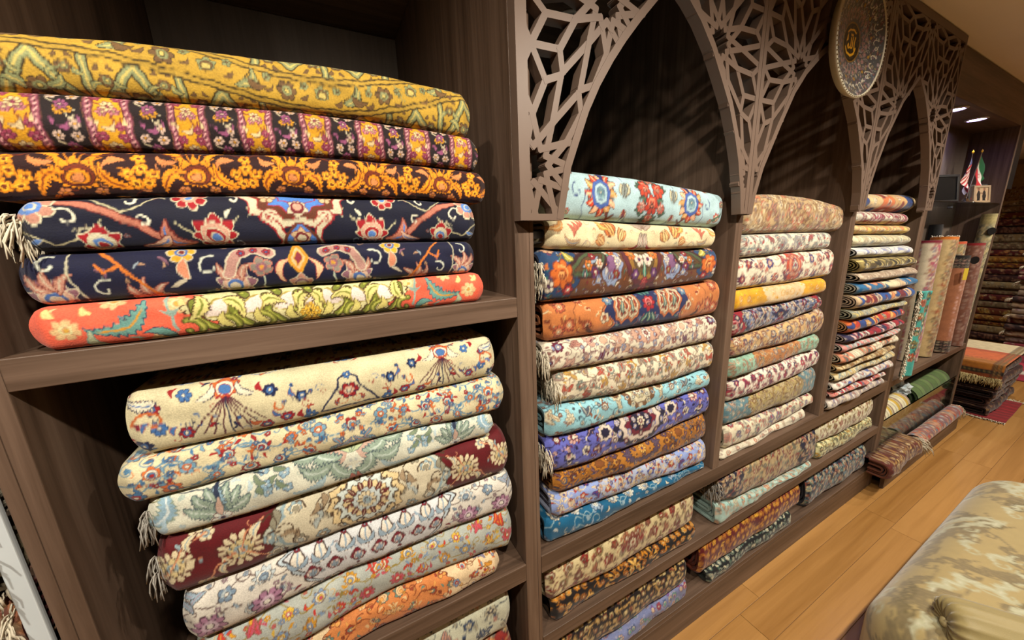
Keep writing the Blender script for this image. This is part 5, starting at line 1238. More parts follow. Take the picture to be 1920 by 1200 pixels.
# ------------------------------------------------------------------ upright rolls on the niche shelf
def solid_roll(p0, p1, r, style, ground, label, group, nu=70, nr=40, band_ends=None, top='#a83a24', name='rolled_rug', fr=None, flat=1.0):
    """a rolled rug between two points; u along the roll"""
    p0, p1 = Vector(p0), Vector(p1); d = p1-p0; L = d.length; d.normalize()
    a = d.cross(Vector((0, 1, 0))) if abs(d.y) < .9 else d.cross(Vector((1, 0, 0))); a.normalize(); b = d.cross(a)
    RUGN[0] += 1; rng = random.Random(RUGN[0]*5)
    root = tag(empty(name, p0), label, 'rug', group)
    us = np.linspace(0, L, nu); ang = np.linspace(0, 2*PI, nr, endpoint=False)
    c = Cv((us-L/2)*100, (ang-PI)*r*100, ground, True)
    paint(c, L*100, style, RUGN[0])
    if band_ends:
        w_, g2, acc = band_ends
        for s in (-1, 1):
            u0 = s*(L*50)-(w_ if s > 0 else 0); c.band(u0, u0+w_, g2)
            for v in np.arange(-r*PI*100, r*PI*100, 1.7):
                for k2 in range(max(1, int(w_/1.8))): c.sym = False; c.flower(u0+w_*(k2+.5)/max(1, int(w_/1.8)), v, .62, 5, acc[rng.randrange(len(acc))], g2, g2); c.sym = True
    if top:
        al = (np.abs(c.u-L*50) < 1.4)[None, :, None]; c.C = np.where(al, lin(top), c.C)
    wv = 1+.025*np.sin(3*ang)[:, None]+.015*np.sin(us*12+rng.uniform(0, 6))[None, :]
    P3 = np.array(p0)*0+np.outer(np.ones(1), (0, 0, 0))
    rr = r*wv*np.ones((nr, nu))
    V = us[None, :, None]*np.array(d)+rr[..., None]*(np.cos(ang)[:, None, None]*np.array(a)+flat*np.sin(ang)[:, None, None]*np.array(b))
    mesh_obj('pile', V.reshape(-1, 3), grid_faces(nr, nu, closed=True), M_RUG, root, True, c.C.reshape(-1, 3))
    bc = lin(ground)*.45+lin(top)*.2 if top else lin(ground)*.5
    for u0, s in ((0, 1), (L, -1)):
        vv, ff = [], []
        n = 54; th = np.linspace(0, 5*PI, n); f = np.linspace(1, .14, n)
        for k in range(n):
            base = np.array(d)*(u0-s*.001); dp = np.array(d)*(u0+s*.03)
            for (q, R_) in ((dp, f[k]), (base, f[k]), (base, f[k]-.1), (dp, f[k]-.1)):
                vv.append(q+r*.985*R_*(math.cos(th[k])*np.array(a)+flat*math.sin(th[k])*np.array(b)))
            if k:
                o = len(vv)-8
                for t in range(3): ff.append((o+t, o+t+1, o+t+5, o+t+4))
        o = len(vv)
        for t in np.linspace(0, 2*PI, 18, endpoint=False): vv.append(np.array(d)*(u0+s*.03)+r*.98*(math.cos(t)*np.array(a)+flat*math.sin(t)*np.array(b)))
        ff.append(tuple(range(o, o+18)))
        mesh_obj('roll_spiral', vv, ff, M_RUGB, root, False, np.tile(bc, (len(vv), 1)))
    if fr:
        end, length, mt = fr; e = np.array(d)*(0 if end == 0 else L); s = -1 if end == 0 else 1
        pts = [tuple(e+r*.9*(math.cos(t)*np.array(a)+flat*math.sin(t)*np.array(b))) for t in np.linspace(0, 2*PI, 22)]
        fringe_mesh(pts, [tuple(np.array(d)*s*.8)]*22, length, rng, mt, root, per=5, r=.0016)
    return root
GU = 'rolled rugs standing on the niche shelf'
def al(g, o, acc, v, step=4.2, big=1.8): return st('arab', p=P(g, o, acc, v), step=step, big=big)
solid_roll((3.44, .10, .7045), (3.475, .115, 1.50), .062, al('#c9bfa8', '#6a4048', '#c2506a #8a9ab4 #c99a5c #a85c6c', '#a87c74'), '#c9bfa8', 'white and pink upright rolled rug with crimson edge, beside the turquoise rug', GU, top='#7c1430')
solid_roll((3.645, .085, .7045), (3.70, .095, 1.515), .063, al('#c2ac80', '#5c4430', '#b87c4c #8c8c6c #c9bc94 #a85c44', '#8c7048'), '#c2ac80', 'beige upright rolled rug with orange edge', GU, top='#c9781c', fr=(1, .03, M_FRINGE))
R4 = solid_roll((3.865, .058, .7045), (3.90, .068, 1.385), .066, st('dense', p=P('#9c6a4c', '#8c5840', '#c2988c #b07c64 #c9aca0', '#b88c74', '#c9b0a4'), cell=2.6), '#9c6a4c', 'brown rose upright rolled rug with black floral bands at both ends', GU, nu=110, nr=60, band_ends=(8.5, '#120e0e', [lin('#c9b89c'), lin('#b89484')]), top='#120e0e')
solid_roll((4.02, .11, .7045), (4.03, .12, 1.475), .06, al('#bfae80', '#4c4434', '#b86a48 #7c8c7c #c9b474 #5c6c7c', '#8c7c54'), '#bfae80', 'straw yellow upright rolled rug with orange edge', GU, top='#c2562c')
solid_roll((4.155, .04, .7045), (4.16, .05, 1.46), .052, st('dense', p=P('#7c5444', '#4c2c2c', '#a88474 #94685c #b89c8c', '#8c6454', '#b8a494'), cell=3.), '#7c5444', 'brown dotted upright rolled rug with red edge', GU, top='#8c1c24')
R7 = solid_roll((4.250, .045, .7045), (4.258, .03, 1.66), .037, al('#b8ab84', '#4c4a3c', '#8c8c6c #c9c0a0 #6c7464', '#8c845c', 5, 2), '#b8ab84', 'tall thin pale beige rolled rug, tallest on the niche shelf', GU, nu=110, top=None, band_ends=(7, '#b4a878', [lin('#2c2c24'), lin('#4c4c3c')]))
solid_roll((3.80, .168, .7045), (3.80, .168, 1.60), .033, st('dense', p=P('#0c0b0b', '#0c0b0b', '#141212', '#100e0e', '#161414'), cell=4), '#0c0b0b', 'black wrapped roll standing behind the other rolls', GU, top=None)
# tags tied on the rolls
def tag_disc(root, x, y, z, r):
    MB().lathe([(0, -.002), (r, -.002), (r, .002), (0, .002)], 24, Matrix.Translation(Vector((x, y, z))-root.location) @ Matrix.Rotation(rad(-35), 4, 'Z') @ Matrix.Rotation(rad(90), 4, 'X')).build('price_tag', M_BLACK, root)['label'] = 'round black tag'
tag_disc(R4, 3.945, -.008, 1.352, .026); tag_disc(R7, 4.228, .0, 1.54, .026)
yt = MB().box(-.014, .014, -.001, .001, -.04, .04, .0006).build('paper_tag', plain('yellow_card', '#c2a82c', rough=.7, vary=.05), R4, loc=Vector((3.828, -.004, 1.265))-R4.location)
yt.rotation_euler = (0, 0, rad(-30)); yt['label'] = 'yellow card tag'

# turquoise rug hanging over the shelf edge, fringe along its side
def slab_rug(name, corners, thick, style, ground, label, cat='rug', group=None, nu=60, nv=60, wave=.004, shiftv=0):
    """a flat hanging or lying rug: corners p00,p10,p11,p01"""
    p = [np.array(q, float) for q in corners]
    W = np.linalg.norm(p[1]-p[0]); H = np.linalg.norm(p[3]-p[0])
    RUGN[0] += 1; rng = random.Random(RUGN[0]*11)
    o = p[0].copy(); root = tag(empty(name, o), label, cat, group)
    us = np.linspace(0, 1, nu); vs = np.linspace(0, 1, nv)
    c = Cv((us-.5)*W*100, (vs-.5)*H*100, ground, True)
    paint(c, W*100, style, RUGN[0])
    U, Vv = np.meshgrid(us, vs)
    Q = (1-U)[..., None]*(1-Vv)[..., None]*p[0]+U[..., None]*(1-Vv)[..., None]*p[1]+U[..., None]*Vv[..., None]*p[2]+(1-U)[..., None]*Vv[..., None]*p[3]
    nrm = np.cross(p[1]-p[0], p[3]-p[0]); nrm /= np.linalg.norm(nrm)
    Q = Q+(wave*np.sin(U*9+Vv*4))[..., None]*nrm-o
    top = Q.reshape(-1, 3); bot = (Q-nrm*thick).reshape(-1, 3); n = nu*nv
    F = grid_faces(nv, nu); edge = []
    ring = [i for i in range(nu)]+[j*nu+nu-1 for j in range(1, nv)]+[(nv-1)*nu+i for i in range(nu-2, -1, -1)]+[j*nu for j in range(nv-2, 0, -1)]
    for k in range(len(ring)):
        a_, b2 = ring[k], ring[(k+1) % len(ring)]; edge.append((a_, a_+n, b2+n, b2))
    FF = np.concatenate([F, F[:, ::-1]+n, np.array(edge)])
    cc = c.C.reshape(-1, 3)
    mesh_obj('pile', np.concatenate([top, bot]), FF, M_RUG, root, True, np.concatenate([cc, cc*.5]))
    return root, p, rng
tq, p, rng = slab_rug('hanging_rug', [(2.90, -.030, .735), (2.965, -.055, .735), (3.03, -.05, 1.235), (2.955, -.022, 1.235)], .012, al('#4fa39a', '#5c3c2c', '#7c6a44 #b85c3c #2c6c6c #8c8c5c', '#6c5c3c', 5, 2.6), '#4fa39a', 'turquoise rug with white fringe hanging beside the rolled pile')
fringe_mesh([tuple(np.array([2.90+.055*t, -.03+.008*t, .735+.5*t])-p[0]) for t in np.linspace(0, 1, 60)], [(-.9, -.4, -.3)]*60, .022, rng, M_FRINGE, tq, per=6, r=.0022, droop=.4)

# ------------------------------------------------------------------ bin of rolls behind the glass
GBN = 'rolled rugs in the glass fronted bin'
def stripes(g, cols, w): return (st('bands', p=P(g, '#2c2014', cols, '#5c4c34'), w=w, cols=cols.split()), g)
def binroll(x0, x1, y, z, r, sg, label, top=None, fr=None): return solid_roll((x0, y, z), (x1, y, z), r, sg[0], sg[1], label, GBN, nu=60, nr=30, top=top, fr=fr)
binroll(2.94, 3.55, .10, .2255, .079, stripes('#8c9474', '#8c9474 #5c4a3c #a8a888', [6, 2, 4]), 'sage green striped rolled rug low behind the glass')
binroll(3.62, 4.25, .10, .2195, .072, stripes('#a88c64', '#a88c64 #8c6c44 #c2ac84', [7, 3, 5]), 'tan striped rolled rug low behind the glass', fr=(0, .05, M_FRINGE))
binroll(2.93, 3.42, .093, .392, .074, stripes('#d3cba0', '#d9d3b8 #c9a83c #c2b890 #9c6c74 #d3cdb0', [3, 3, 2, 1.2, 4]), 'yellow and white striped rolled rug resting in the bin', fr=None)
binroll(2.92, 3.34, .185, .515, .046, stripes('#8c2c34', '#8c2430 #cfc4a8 #4c2024 #c9b48c', [1.6, 1.6]), 'maroon and white striped rolled rug in the bin', fr=(1, .08, M_FRINGEG))
binroll(2.92, 3.36, .25, .595, .046, stripes('#8c4a24', '#8c4424 #a86a34 #5c2c20', [4, 2, 3]), 'rust brown rolled rug at the back of the bin')
binroll(3.58, 4.25, .105, .381, .083, stripes('#5c7444', '#5c7444 #6c8450 #a8ac90', [9, 6, .8]), 'green rolled rug with black spiral end in the bin', top=None)
binroll(3.55, 4.22, .27, .53, .075, stripes('#3c382c', '#3c382c #5c5440 #2c2820', [6, 4, 5]), 'dark olive rolled rug on top at the back of the bin', fr=(1, .1, M_FRINGE))
binroll(2.95, 3.9, .27, .2255, .078, stripes('#7c6c54', '#7c6c54 #54483c', [5, 5]), 'brown rolled rug lowest at the back of the bin')
pl = tag(empty('plastic_bag', (3.49, .11, .47)), 'crumpled clear white plastic wrapping in the bin', 'wrapping')
bm = bmesh.new(); bmesh.ops.create_icosphere(bm, subdivisions=4, radius=1); rg = random.Random(4)
from mathutils import noise as mnoise
for v in bm.verts:
    q = v.co.copy(); v.co = Vector((q.x*.075, q.y*.05, q.z*.06))*(1+.55*mnoise.noise(q*2.3)+.3*mnoise.noise(q*6))
me = bpy.data.meshes.new('wrap'); bm.to_mesh(me); bm.free(); me.materials.append(plain('milky_plastic', '#b4c0c4', rough=.25, vary=.1, bscale=30))
wo = bpy.data.objects.new('wrap', me); COL.objects.link(wo); wo.parent = pl
# kilims lying on the bin edge outside the glass
GK = 'kilims lying before the glass bin'
kl = rug((2.74, 3.24, -.112, (.25, .262, .262), (.1425, .1425, .1425)), st('bands', p=P('#7c4030', '#3c2018', '#a8844c #6c2c24 #c2a46c', '#5c3424'), w=[4, 2.5, 5, 1.5], cols=['#6c3428', '#8c5038', '#5c2c24', '#a88450']), '#7c4030', 'maroon and tan folded kilim hanging out before the glass', GK, nu=90, nf=30, depth=.10, wob=1.5, name='folded_kilim')
fringe_mesh([(.26, .02+.002*k, .06+.006*(k % 9)) for k in range(26)], [(.5, -.6, .2)]*26, .10, random.Random(2), M_FRINGE, kl, per=5, r=.0016)
solid_roll((3.33, -.046, .1885), (4.18, -.046, .1885), .0445, st('bands', p=P('#a8806c', '#4c3434', '#c2503c #7c8ca0 #c9a88c', '#6c4c44'), w=[7, 4, 9, 3, 6], cols=['#b08c74', '#c97c4c', '#8c6464', '#a8acb0', '#946c60']), '#a8806c', 'pinkish striped rolled kilim lying before the glass', GK, nu=120, nr=30, top=None, fr=(1, .08, M_FRINGE), name='rolled_kilim')

# ------------------------------------------------------------------ niche: lamps, flags, pictures
M_LED = emit('cool_led', '#b4a4ff', 60.0)
for i, (x, y) in enumerate(((3.263, .066), (3.714, .076))):
    downlight(x, y, 2.2345, 'lit cool white downlight in the niche roof', 'niche downlights', .05, M_LED)
    spot((x, y, 2.215), (x, y+.09, 1.4), 9.0, 95, .6, .02, (.80, .80, 1.0))
def flag(kind, base, tip, label):
    base, tip = Vector(base), Vector(tip)
    root = tag(empty('table_flag', base), label, 'flag', None); d = tip-base
    MB().tube([(0, 0, 0), d], .0028, 8).build('staff', M_CHROME, root)
    MB().lathe([(0, .022), (.006, .010), (.004, .0), (0, -.002)], 10, Matrix.Translation(d)).build('finial', M_GOLD, root, True)
    n, m_ = 44, 30; W_, H_ = .20, .135
    u = np.linspace(0, 1, n); v = np.linspace(0, 1, m_); U, V = np.meshgrid(u, v)      # u along the fly (hanging), v along the hoist
    dn = np.array(d.normalized()); hang = np.array((.42, -.10, -.90)) if kind == 'stripes' else np.array((.62, -.05, -.75)); hang = hang/np.linalg.norm(hang)
    if kind == 'stripes': hang = np.array((-.8, -.12, -.62)); hang = hang/np.linalg.norm(hang)
    Pp = np.array(d)[None, None]*(.97-.0)-(1-V)[..., None]*dn*H_+U[..., None]*hang*W_
    Pp = Pp+(.012*np.sin(U*7+V*5)*U)[..., None]*np.array((.3, -.95, 0))+(.010*np.sin(V*8)*U)[..., None]*np.array((0, -1, .2))
    C = np.zeros((m_, n, 3))
    if kind == 'stripes':
        k = np.floor((1-V)*14*.9999).astype(int); C[:] = lin('#d6d0c8'); C[k % 2 == 0] = lin('#b01420')
        cant = (U < .5) & (V > .43); C[cant] = lin('#101a58')
        du, dv = (U-.25)*W_*100, (V-.715)*H_*100
        moon = (np.hypot(du+.6, dv) < 1.75) & (np.hypot(du+.15, dv) > 1.45); C[moon] = lin('#e0c010')
        th = np.arctan2(dv, du-1.1); star = np.hypot(du-1.1, dv) < 1.0+.45*np.cos(14*th); C[star] = lin('#e0c010')
    else:
        C[:] = lin('#dcd8d0'); C[V > .667] = lin('#0f6a3c'); C[V < .333] = lin('#c01828')
        du, dv = (U-.5)*W_*100, (V-.5)*H_*100
        C[(np.hypot(du, dv) < 1.2) & ((np.hypot(du, dv) > .85) | (np.abs(du) < .18))] = lin('#c01828')
    mesh_obj('cloth', Pp.reshape(-1, 3), grid_faces(m_, n), plain_attr, root, True, C.reshape(-1, 3))
plain_attr = attr_mat('flag_cloth', rough=.7, sheen=.1, noise=.08, bump=.05)
flag('stripes', (3.83, .075, 1.765), (3.76, .07, 2.035), 'small table flag with red and white stripes and blue canton')
flag('tri', (3.86, .075, 1.765), (3.99, .08, 2.06), 'small table flag in green, white and red')
fs = tag(empty('flag_stand', (3.845, .075, 1.7315)), 'round chrome stand holding the two table flags', 'stand')
MB().lathe([(0, 0), (.045, 0), (.045, .006), (.02, .014), (.012, .03), (0, .034)], 28).build('base', M_CHROME, fs, True)
def frame(x, y, w_, h_, yaw, label, picture, lean=8, t=.012, fm=M_BLACK, group=None):
    root = tag(empty('picture_frame', (x, y, 1.7345)), label, 'picture frame', group); root.rotation_euler = (rad(-lean), 0, rad(yaw))
    b = .014
    for (n_, a0, a1, z0, z1) in (('rail', -w_/2, w_/2, 0, b), ('rail', -w_/2, w_/2, h_-b, h_), ('stile', -w_/2, -w_/2+b, b, h_-b), ('stile', w_/2-b, w_/2, b, h_-b)):
        MB().box(a0, a1, 0, t, z0, z1, .001).build(n_, fm, root)
    n = 40; u = np.linspace(-w_/2+b, w_/2-b, n); v = np.linspace(b, h_-b, n); c = Cv(u*100, (v-h_/2)*100, picture[0], False)
    for fn in picture[1]: fn(c, w_*100, h_*100)
    U, V = np.meshgrid(u, v); mesh_obj('picture', np.stack([U, np.full_like(U, .004), V], -1).reshape(-1, 3), grid_faces(n, n), M_PRINT, root, False, c.C.reshape(-1, 3))
def two_people(c, w_, h_):
    for x in (-2.2, 1.8):
        c.leaf(x, -.5, 7, 2.6, PI/2, '#2c2420'); c.flower(x, 3.4, .9, 5, '#8c6450', '#8c6450', '#8c6450'); c.line([(x-.5, -3), (x-.8, -6)], .9, '#1c1a1c'); c.line([(x+.5, -3), (x+.8, -6)], .9, '#1c1a1c')
    c.line([(-1.4, .8), (.9, .6)], .6, '#6c4c3c')
def bright_scene(c, w_, h_): c.leaf(1, 0, 6, 5, 0, '#c9a8a0'); c.leaf(-1, -2, 8, 3, .3, '#8c3c34')
frame(3.30, .10, .03, .19, -20, 'narrow pale edged frame standing on the glass shelf', ('#1c2426', []), fm=plain('pale_metal', '#a8b0ac', rough=.3))
frame(3.50, .09, .20, .17, -25, 'large black picture frame behind the striped flag', ('#0c0c0d', []))
frame(4.02, .035, .12, .115, -25, 'small frame with picture of two people beside the flags', ('#b09878', [two_people]), fm=plain('brown_frame', '#8c7454', rough=.4))
frame(4.13, .075, .14, .13, -25, 'black frame with bright picture at the end of glass shelf', ('#54403c', [bright_scene]))

# ------------------------------------------------------------------ beyond: pile, floor rugs, far stacks
GP = 'dark rugs in the low pile on the floor'
floor_rug, p, rng = slab_rug('floor_rug', [(4.70, -.225, .010), (5.36, -.215, .010), (5.36, .40, .010), (4.70, .40, .010)], .008, st('bands', p=P('#8c1420', '#4c0c14', '#a83040', '#6c1018'), w=[3, 1, 4], cols=['#8c1420', '#7c1020', '#981c28']), '#8c1420', 'plain red rug with white fringe lying under the dark pile')
for xe, dx in ((4.70, -1), (5.36, 1)):
    fringe_mesh([tuple(np.array([xe, -.222+.62*t, .009])-p[0]) for t in np.linspace(0, 1, 70)], [(dx*.9, 0, .1)]*70, .035, rng, M_FRINGE, floor_rug, per=3, r=.002, droop=.12)
zz = .0115
for k, h in enumerate((.078, .082, .07, .08, .075, .075)):
    g = ['#2c0c10', '#38100f', '#260a10', '#3a1414', '#300c14', '#2c1010'][k]
    x0 = 4.735+.012*math.sin(k*2); x1 = 5.55+.02*math.cos(k)
    # built along x like the shelf rugs, front facing the aisle
    r_ = rug((x0, x1, -.135+.014*math.sin(k*1.7), (zz+h,)*3, (zz,)*3), st('dense', p=P(g, '#180608', '#6c2028 #8c6a3c #4c1c20 #94745c', '#4c2420', '#a88c64'), cell=4.2), g,
             ['dark maroon folded rug at the bottom of the floor pile', 'dark maroon folded rug second from the bottom of the floor pile', 'dark maroon folded rug third from the bottom of the floor pile', 'dark red brown folded rug third from the top of the floor pile', 'dark maroon folded rug second under the orange rug', 'dark maroon folded rug right under the orange rug'][k], GP, nu=90, nf=26, depth=.42)
    zz += h
# orange rug draped over the pile, fringe hanging down the near end
def draped():
    x0, x1, y0, y1 = 4.71, 5.58, -.155, .285; zt = zz+.003
    root = tag(empty('draped_rug', (x0, y0, zt)), 'orange and gold rug with long cream fringe draped over the dark pile', 'rug')
    n, m_ = 90, 60
    s = np.linspace(-.115, x1-x0, n); v = np.linspace(0, y1-y0, m_)
    U, V = np.meshgrid(s, v)
    X = np.where(U < 0, -.012*np.sin(np.clip(-U/.115, 0, 1)*PI/2), U); Z = np.where(U < 0, U, 0)+.004*np.sin(V*30)*np.clip(-U*9, 0, 1)
    X = X-.008*np.sin(V*26)*np.clip(-U*9, 0, 1)
    c = Cv((v-(y1-y0)/2)*100, s[::-1]*100-40, '#b0602c', True)
    c2 = Cv((s-.0)*100, (v-(y1-y0)/2)*100, '#b4622e', False)
    for a_, b2, col in ((-11.5, -9, '#8c4c24'), (-9, -5, '#28241c'), (-5, 12, '#a8702a'), (12, 18, '#c2703c'), (18, 42, '#c96c3a'), (42, 50, '#b45a34'), (50, 90, '#c9bc9c')): c2.band(a_, b2, col)
    for x in np.arange(-10, 88, 2.2):
        for y in (-20, -17.6, 17.6, 20): c2.flower(x, y, .9, 5, '#8c7444', '#28201c', '#c9a860', '#5c2c24')
    for y in np.arange(-15, 16, 2.6):
        c2.flower(-7, y, 1.0, 5, '#6c6a4c', '#1c1814', '#a88c4c')
        for x in (1, 6): c2.leaf(x, y, 3.4, .5, PI/2, '#7c4c1c'); 
        c2.leaf(15, y, 3, .8, 0, '#8c4428')
    for b2 in (-16.2, 16.2): c2.draw(40, b2, 60, lambda du, dv: [(np.abs(dv)-.25, '#3c2018')])
    c2.draw(40, -19, 60, lambda du, dv: []) 
    mesh_obj('pile', np.stack([X, V, Z], -1).reshape(-1, 3), grid_faces(m_, n), M_RUG, root, True, c2.C.reshape(-1, 3))
    fringe_mesh([(-.013, t, -.113) for t in np.linspace(.004, y1-y0-.004, 90)], [(-.05, 0, -.9)]*90, .065, random.Random(9), plain('straw_fringe', '#b8a878', rough=.9, vary=.2), root, per=4, r=.0018, droop=.2)
draped()
slab_rug('floor_rug', [(6.15, -1.1, .010), (8.2, -1.1, .010), (8.2, .16, .010), (6.15, .02, .010)], .009, st('bands', p=P('#9c1838', '#4c0c1c', '#c9b8a8 #b03048 #c98a6c', '#7c1428'), w=[18, 9, 16, 7, 30, 12], cols=['#94183a', '#8c1430', '#c2b8ac', '#a82444', '#b0324c', '#7c1430']), '#9c1838', 'crimson and white banded rug lying on the floor before the far stacks')
# far stacks: every rug a folded rug seen end on
def far_stack(x0, x1, y0, y1, n, ztop, pals, group, labf, seed, fringe=False):
    rng = random.Random(seed); z = .001; hs = [rng.uniform(.8, 1.25) for _ in range(n)]; k_ = (ztop-.001)/sum(hs)
    for i in range(n):
        h = hs[i]*k_; g, acc = pals[(i*3+seed+rng.randrange(2)) % len(pals)]
        RUGN[0] += 1
        dx, dy = rng.uniform(-.03, .03), rng.uniform(-.02, .02)
        root = tag(empty('folded_rug', (x0+dx, y0+dy, z)), labf(i, n), 'rug', group)
        # rounded side towards the shop (-x), pattern drawn on it
        nu, nf = 40, 12
        ys = np.linspace(0, y1-y0, nu); yy, zz_, s = fold_profile(min(h*.5, .05), h, x1-x0, nf)
        c = Cv((ys-(y1-y0)/2)*100, s*100, g, True)
        p_ = P(g, '#1c0c0c', acc, acc.split()[0]); rr = random.Random(i*31+seed)
        for q in range(26):
            x, v = rr.uniform(0, (y1-y0)*50), rr.uniform(-6, 6)
            if q % 2: c.flower(x, v, rr.uniform(1.1, 2.2), 6, p_.a[q % len(p_.a)], '#1c0c0c', p_.a[0], p_.a[-1])
            else: c.leaf(x, v, rr.uniform(2, 5), 1.2, rr.uniform(0, 6), p_.a[q % len(p_.a)], '#1c0c0c', .2)
        e = (1-np.clip(np.minimum(ys, ys[-1]-ys)/.04, 0, 1))**2
        X = yy[:, None]+.02*e[None, :]*np.clip(1-yy/.1, 0, 1)[:, None]; Z = h/2+zz_[:, None]*(h-.002)*(1-.2*e)[None, :]
        V = np.stack([X, np.broadcast_to(ys[None, :], X.shape), Z], -1).reshape(-1, 3)
        mesh_obj('pile', V, grid_faces(len(yy), nu), M_RUG, root, True, c.C.reshape(-1, 3))
        vv, ff = [], []
        for yv, sg in ((0, 1), (y1-y0, -1)):
            YY, ZZ = X[:, 0], Z[:, 0]; o_ = inset_ring(YY, ZZ, .0005); i_ = inset_ring(YY, ZZ, h*.2); b = len(vv); m2 = len(YY)
            for (yq, R_) in ((yv, o_), (yv, i_), (yv+sg*.05, i_)): vv += [(q[0], yq, q[1]) for q in R_]
            for q in range(2):
                for k in range(m2-1): ff.append((b+q*m2+k, b+q*m2+k+1, b+(q+1)*m2+k+1, b+(q+1)*m2+k))
        mesh_obj('folded_layers', vv, ff, M_RUGB, root, False, np.tile(lin(g)*.6, (len(vv), 1)))
        if fringe and i % 3 == 0: fringe_mesh([(.02+.02*k, y1-y0, h*.5) for k in range(10)], [(0, .8, 0)]*10, .06, rr, M_FRINGE, root, per=3, r=.003)
        z += h
RED = [('#5c1418', '#c98a4c #8c3428 #c9b48c'), ('#6c3418', '#c9922c #8c5424 #c9b06c'), ('#3c1414', '#8c5c44 #5c2c24 #a8846c'), ('#7c6a50', '#c9bc9c #8c5c4c #a89474'), ('#8c5c24', '#c9983c #6c3c1c #d3b46c'), ('#4c1018', '#a85c44 #7c2c2c #c2a07c'), ('#94805c', '#c9bfa0 #6c5444 #b09c78')]
MIX = [('#5c1c2c', '#c9b4a0 #8c3c4c #c2a890'), ('#8c7c6c', '#c9c0b4 #6c3438 #a8949c'), ('#2c1418', '#7c4c44 #a88c7c #5c2c30'), ('#7c2434', '#c9a494 #4c1820 #c2b4a4'), ('#a08c74', '#d3c8b4 #8c5c4c #6c4c44')]
ordn = ['first', 'second', 'third', 'fourth', 'fifth', 'sixth', 'seventh', 'eighth', 'ninth', 'tenth', 'eleventh', 'twelfth', 'thirteenth', 'fourteenth', 'fifteenth', 'sixteenth', 'seventeenth', 'eighteenth', 'nineteenth', 'twentieth', 'twenty-first', 'twenty-second', 'twenty-third', 'twenty-fourth', 'twenty-fifth', 'twenty-sixth']
far_stack(8.0, 8.6, .20, .66, 21, 1.87, RED, 'rugs in the far red and gold stack', lambda i, n: 'folded rug %s from the floor in the far red and gold stack' % ordn[i], 2)
far_stack(7.35, 7.85, -.45, .24, 24, 1.62, MIX, 'rugs in the far maroon stack', lambda i, n: 'folded rug %s from the floor in the far maroon stack with fringes' % ordn[i], 5, True)
# hanging rugs on the end wall and a dark banner next to the niche
GH = 'rugs hanging on the end wall'
for i, (y0, y1, z0, g, acc, lb) in enumerate(((.55, .86, 1.35, '#b8a078', '#8c5c3c #d3c8a8 #a87c54', 'sand coloured rug hanging on the end wall behind the red and gold stack'), (.10, .50, 1.30, '#c9bc9c', '#8c7c5c #a85c44 #d9d3bc', 'cream rug with columns hanging on the end wall'), (-.5, .06, 1.30, '#bda888', '#a05c44 #8c8064 #d3c4a0', 'beige rug hanging on the end wall behind the maroon stack'))):
    slab_rug('hanging_rug', [(XR-.012, y1, z0), (XR-.012, y0, z0), (XR-.012, y0, 2.40), (XR-.012, y1, 2.40)], .008, al(g, '#5c4434', acc, '#8c7454', 7, 3.2), g, lb, group=GH, nu=50, nv=80)
bn = tag(MB().box(4.337, 4.47, .0, .014, 1.83, 2.30, .002).build('black_banner', M_BLACK), 'black panel hanging beside the niche', 'panel')

# ------------------------------------------------------------------ damask upholstered seat at the right
M_DAM = attr_mat('damask', rough=.45, sheen=.3, noise=.1, nscale=700, bump=.25)
def acanthus(c, rng, du, dv, n):
    pale, mid, deep = '#b0af94', '#84785a', '#756a4a'
    for _ in range(n):
        x, y = rng.uniform(*du), rng.uniform(*dv); a = rng.gauss(.5, .5); col = rng.choice((pale, mid, mid, deep))
        for q in range(rng.choice((4, 5, 6))):
            c.leaf(x+2.6*q*math.cos(a), y+2.6*q*math.sin(a), 5.6, 2.1, a+rng.uniform(.35, .9)*(1 if q % 2 else -1), col, None, rng.uniform(-.25, .25), .55, '#968863' if col != pale else '#c0bfa8')
        t = np.linspace(0, 1, 8); c.line(np.stack([x+15*t*math.cos(a)-2*np.sin(t*4)*math.sin(a), y+15*t*math.sin(a)+2*np.sin(t*4)*math.cos(a)], 1), .5, col)
        c.spiral(x-3, y+2, 2.2, .8, a, 1, .7, col)
so = tag(empty('upholstered_bench', (1.95, -.85, 0)), 'gold damask upholstered bench with rolled arm standing on the oak floor', 'bench')
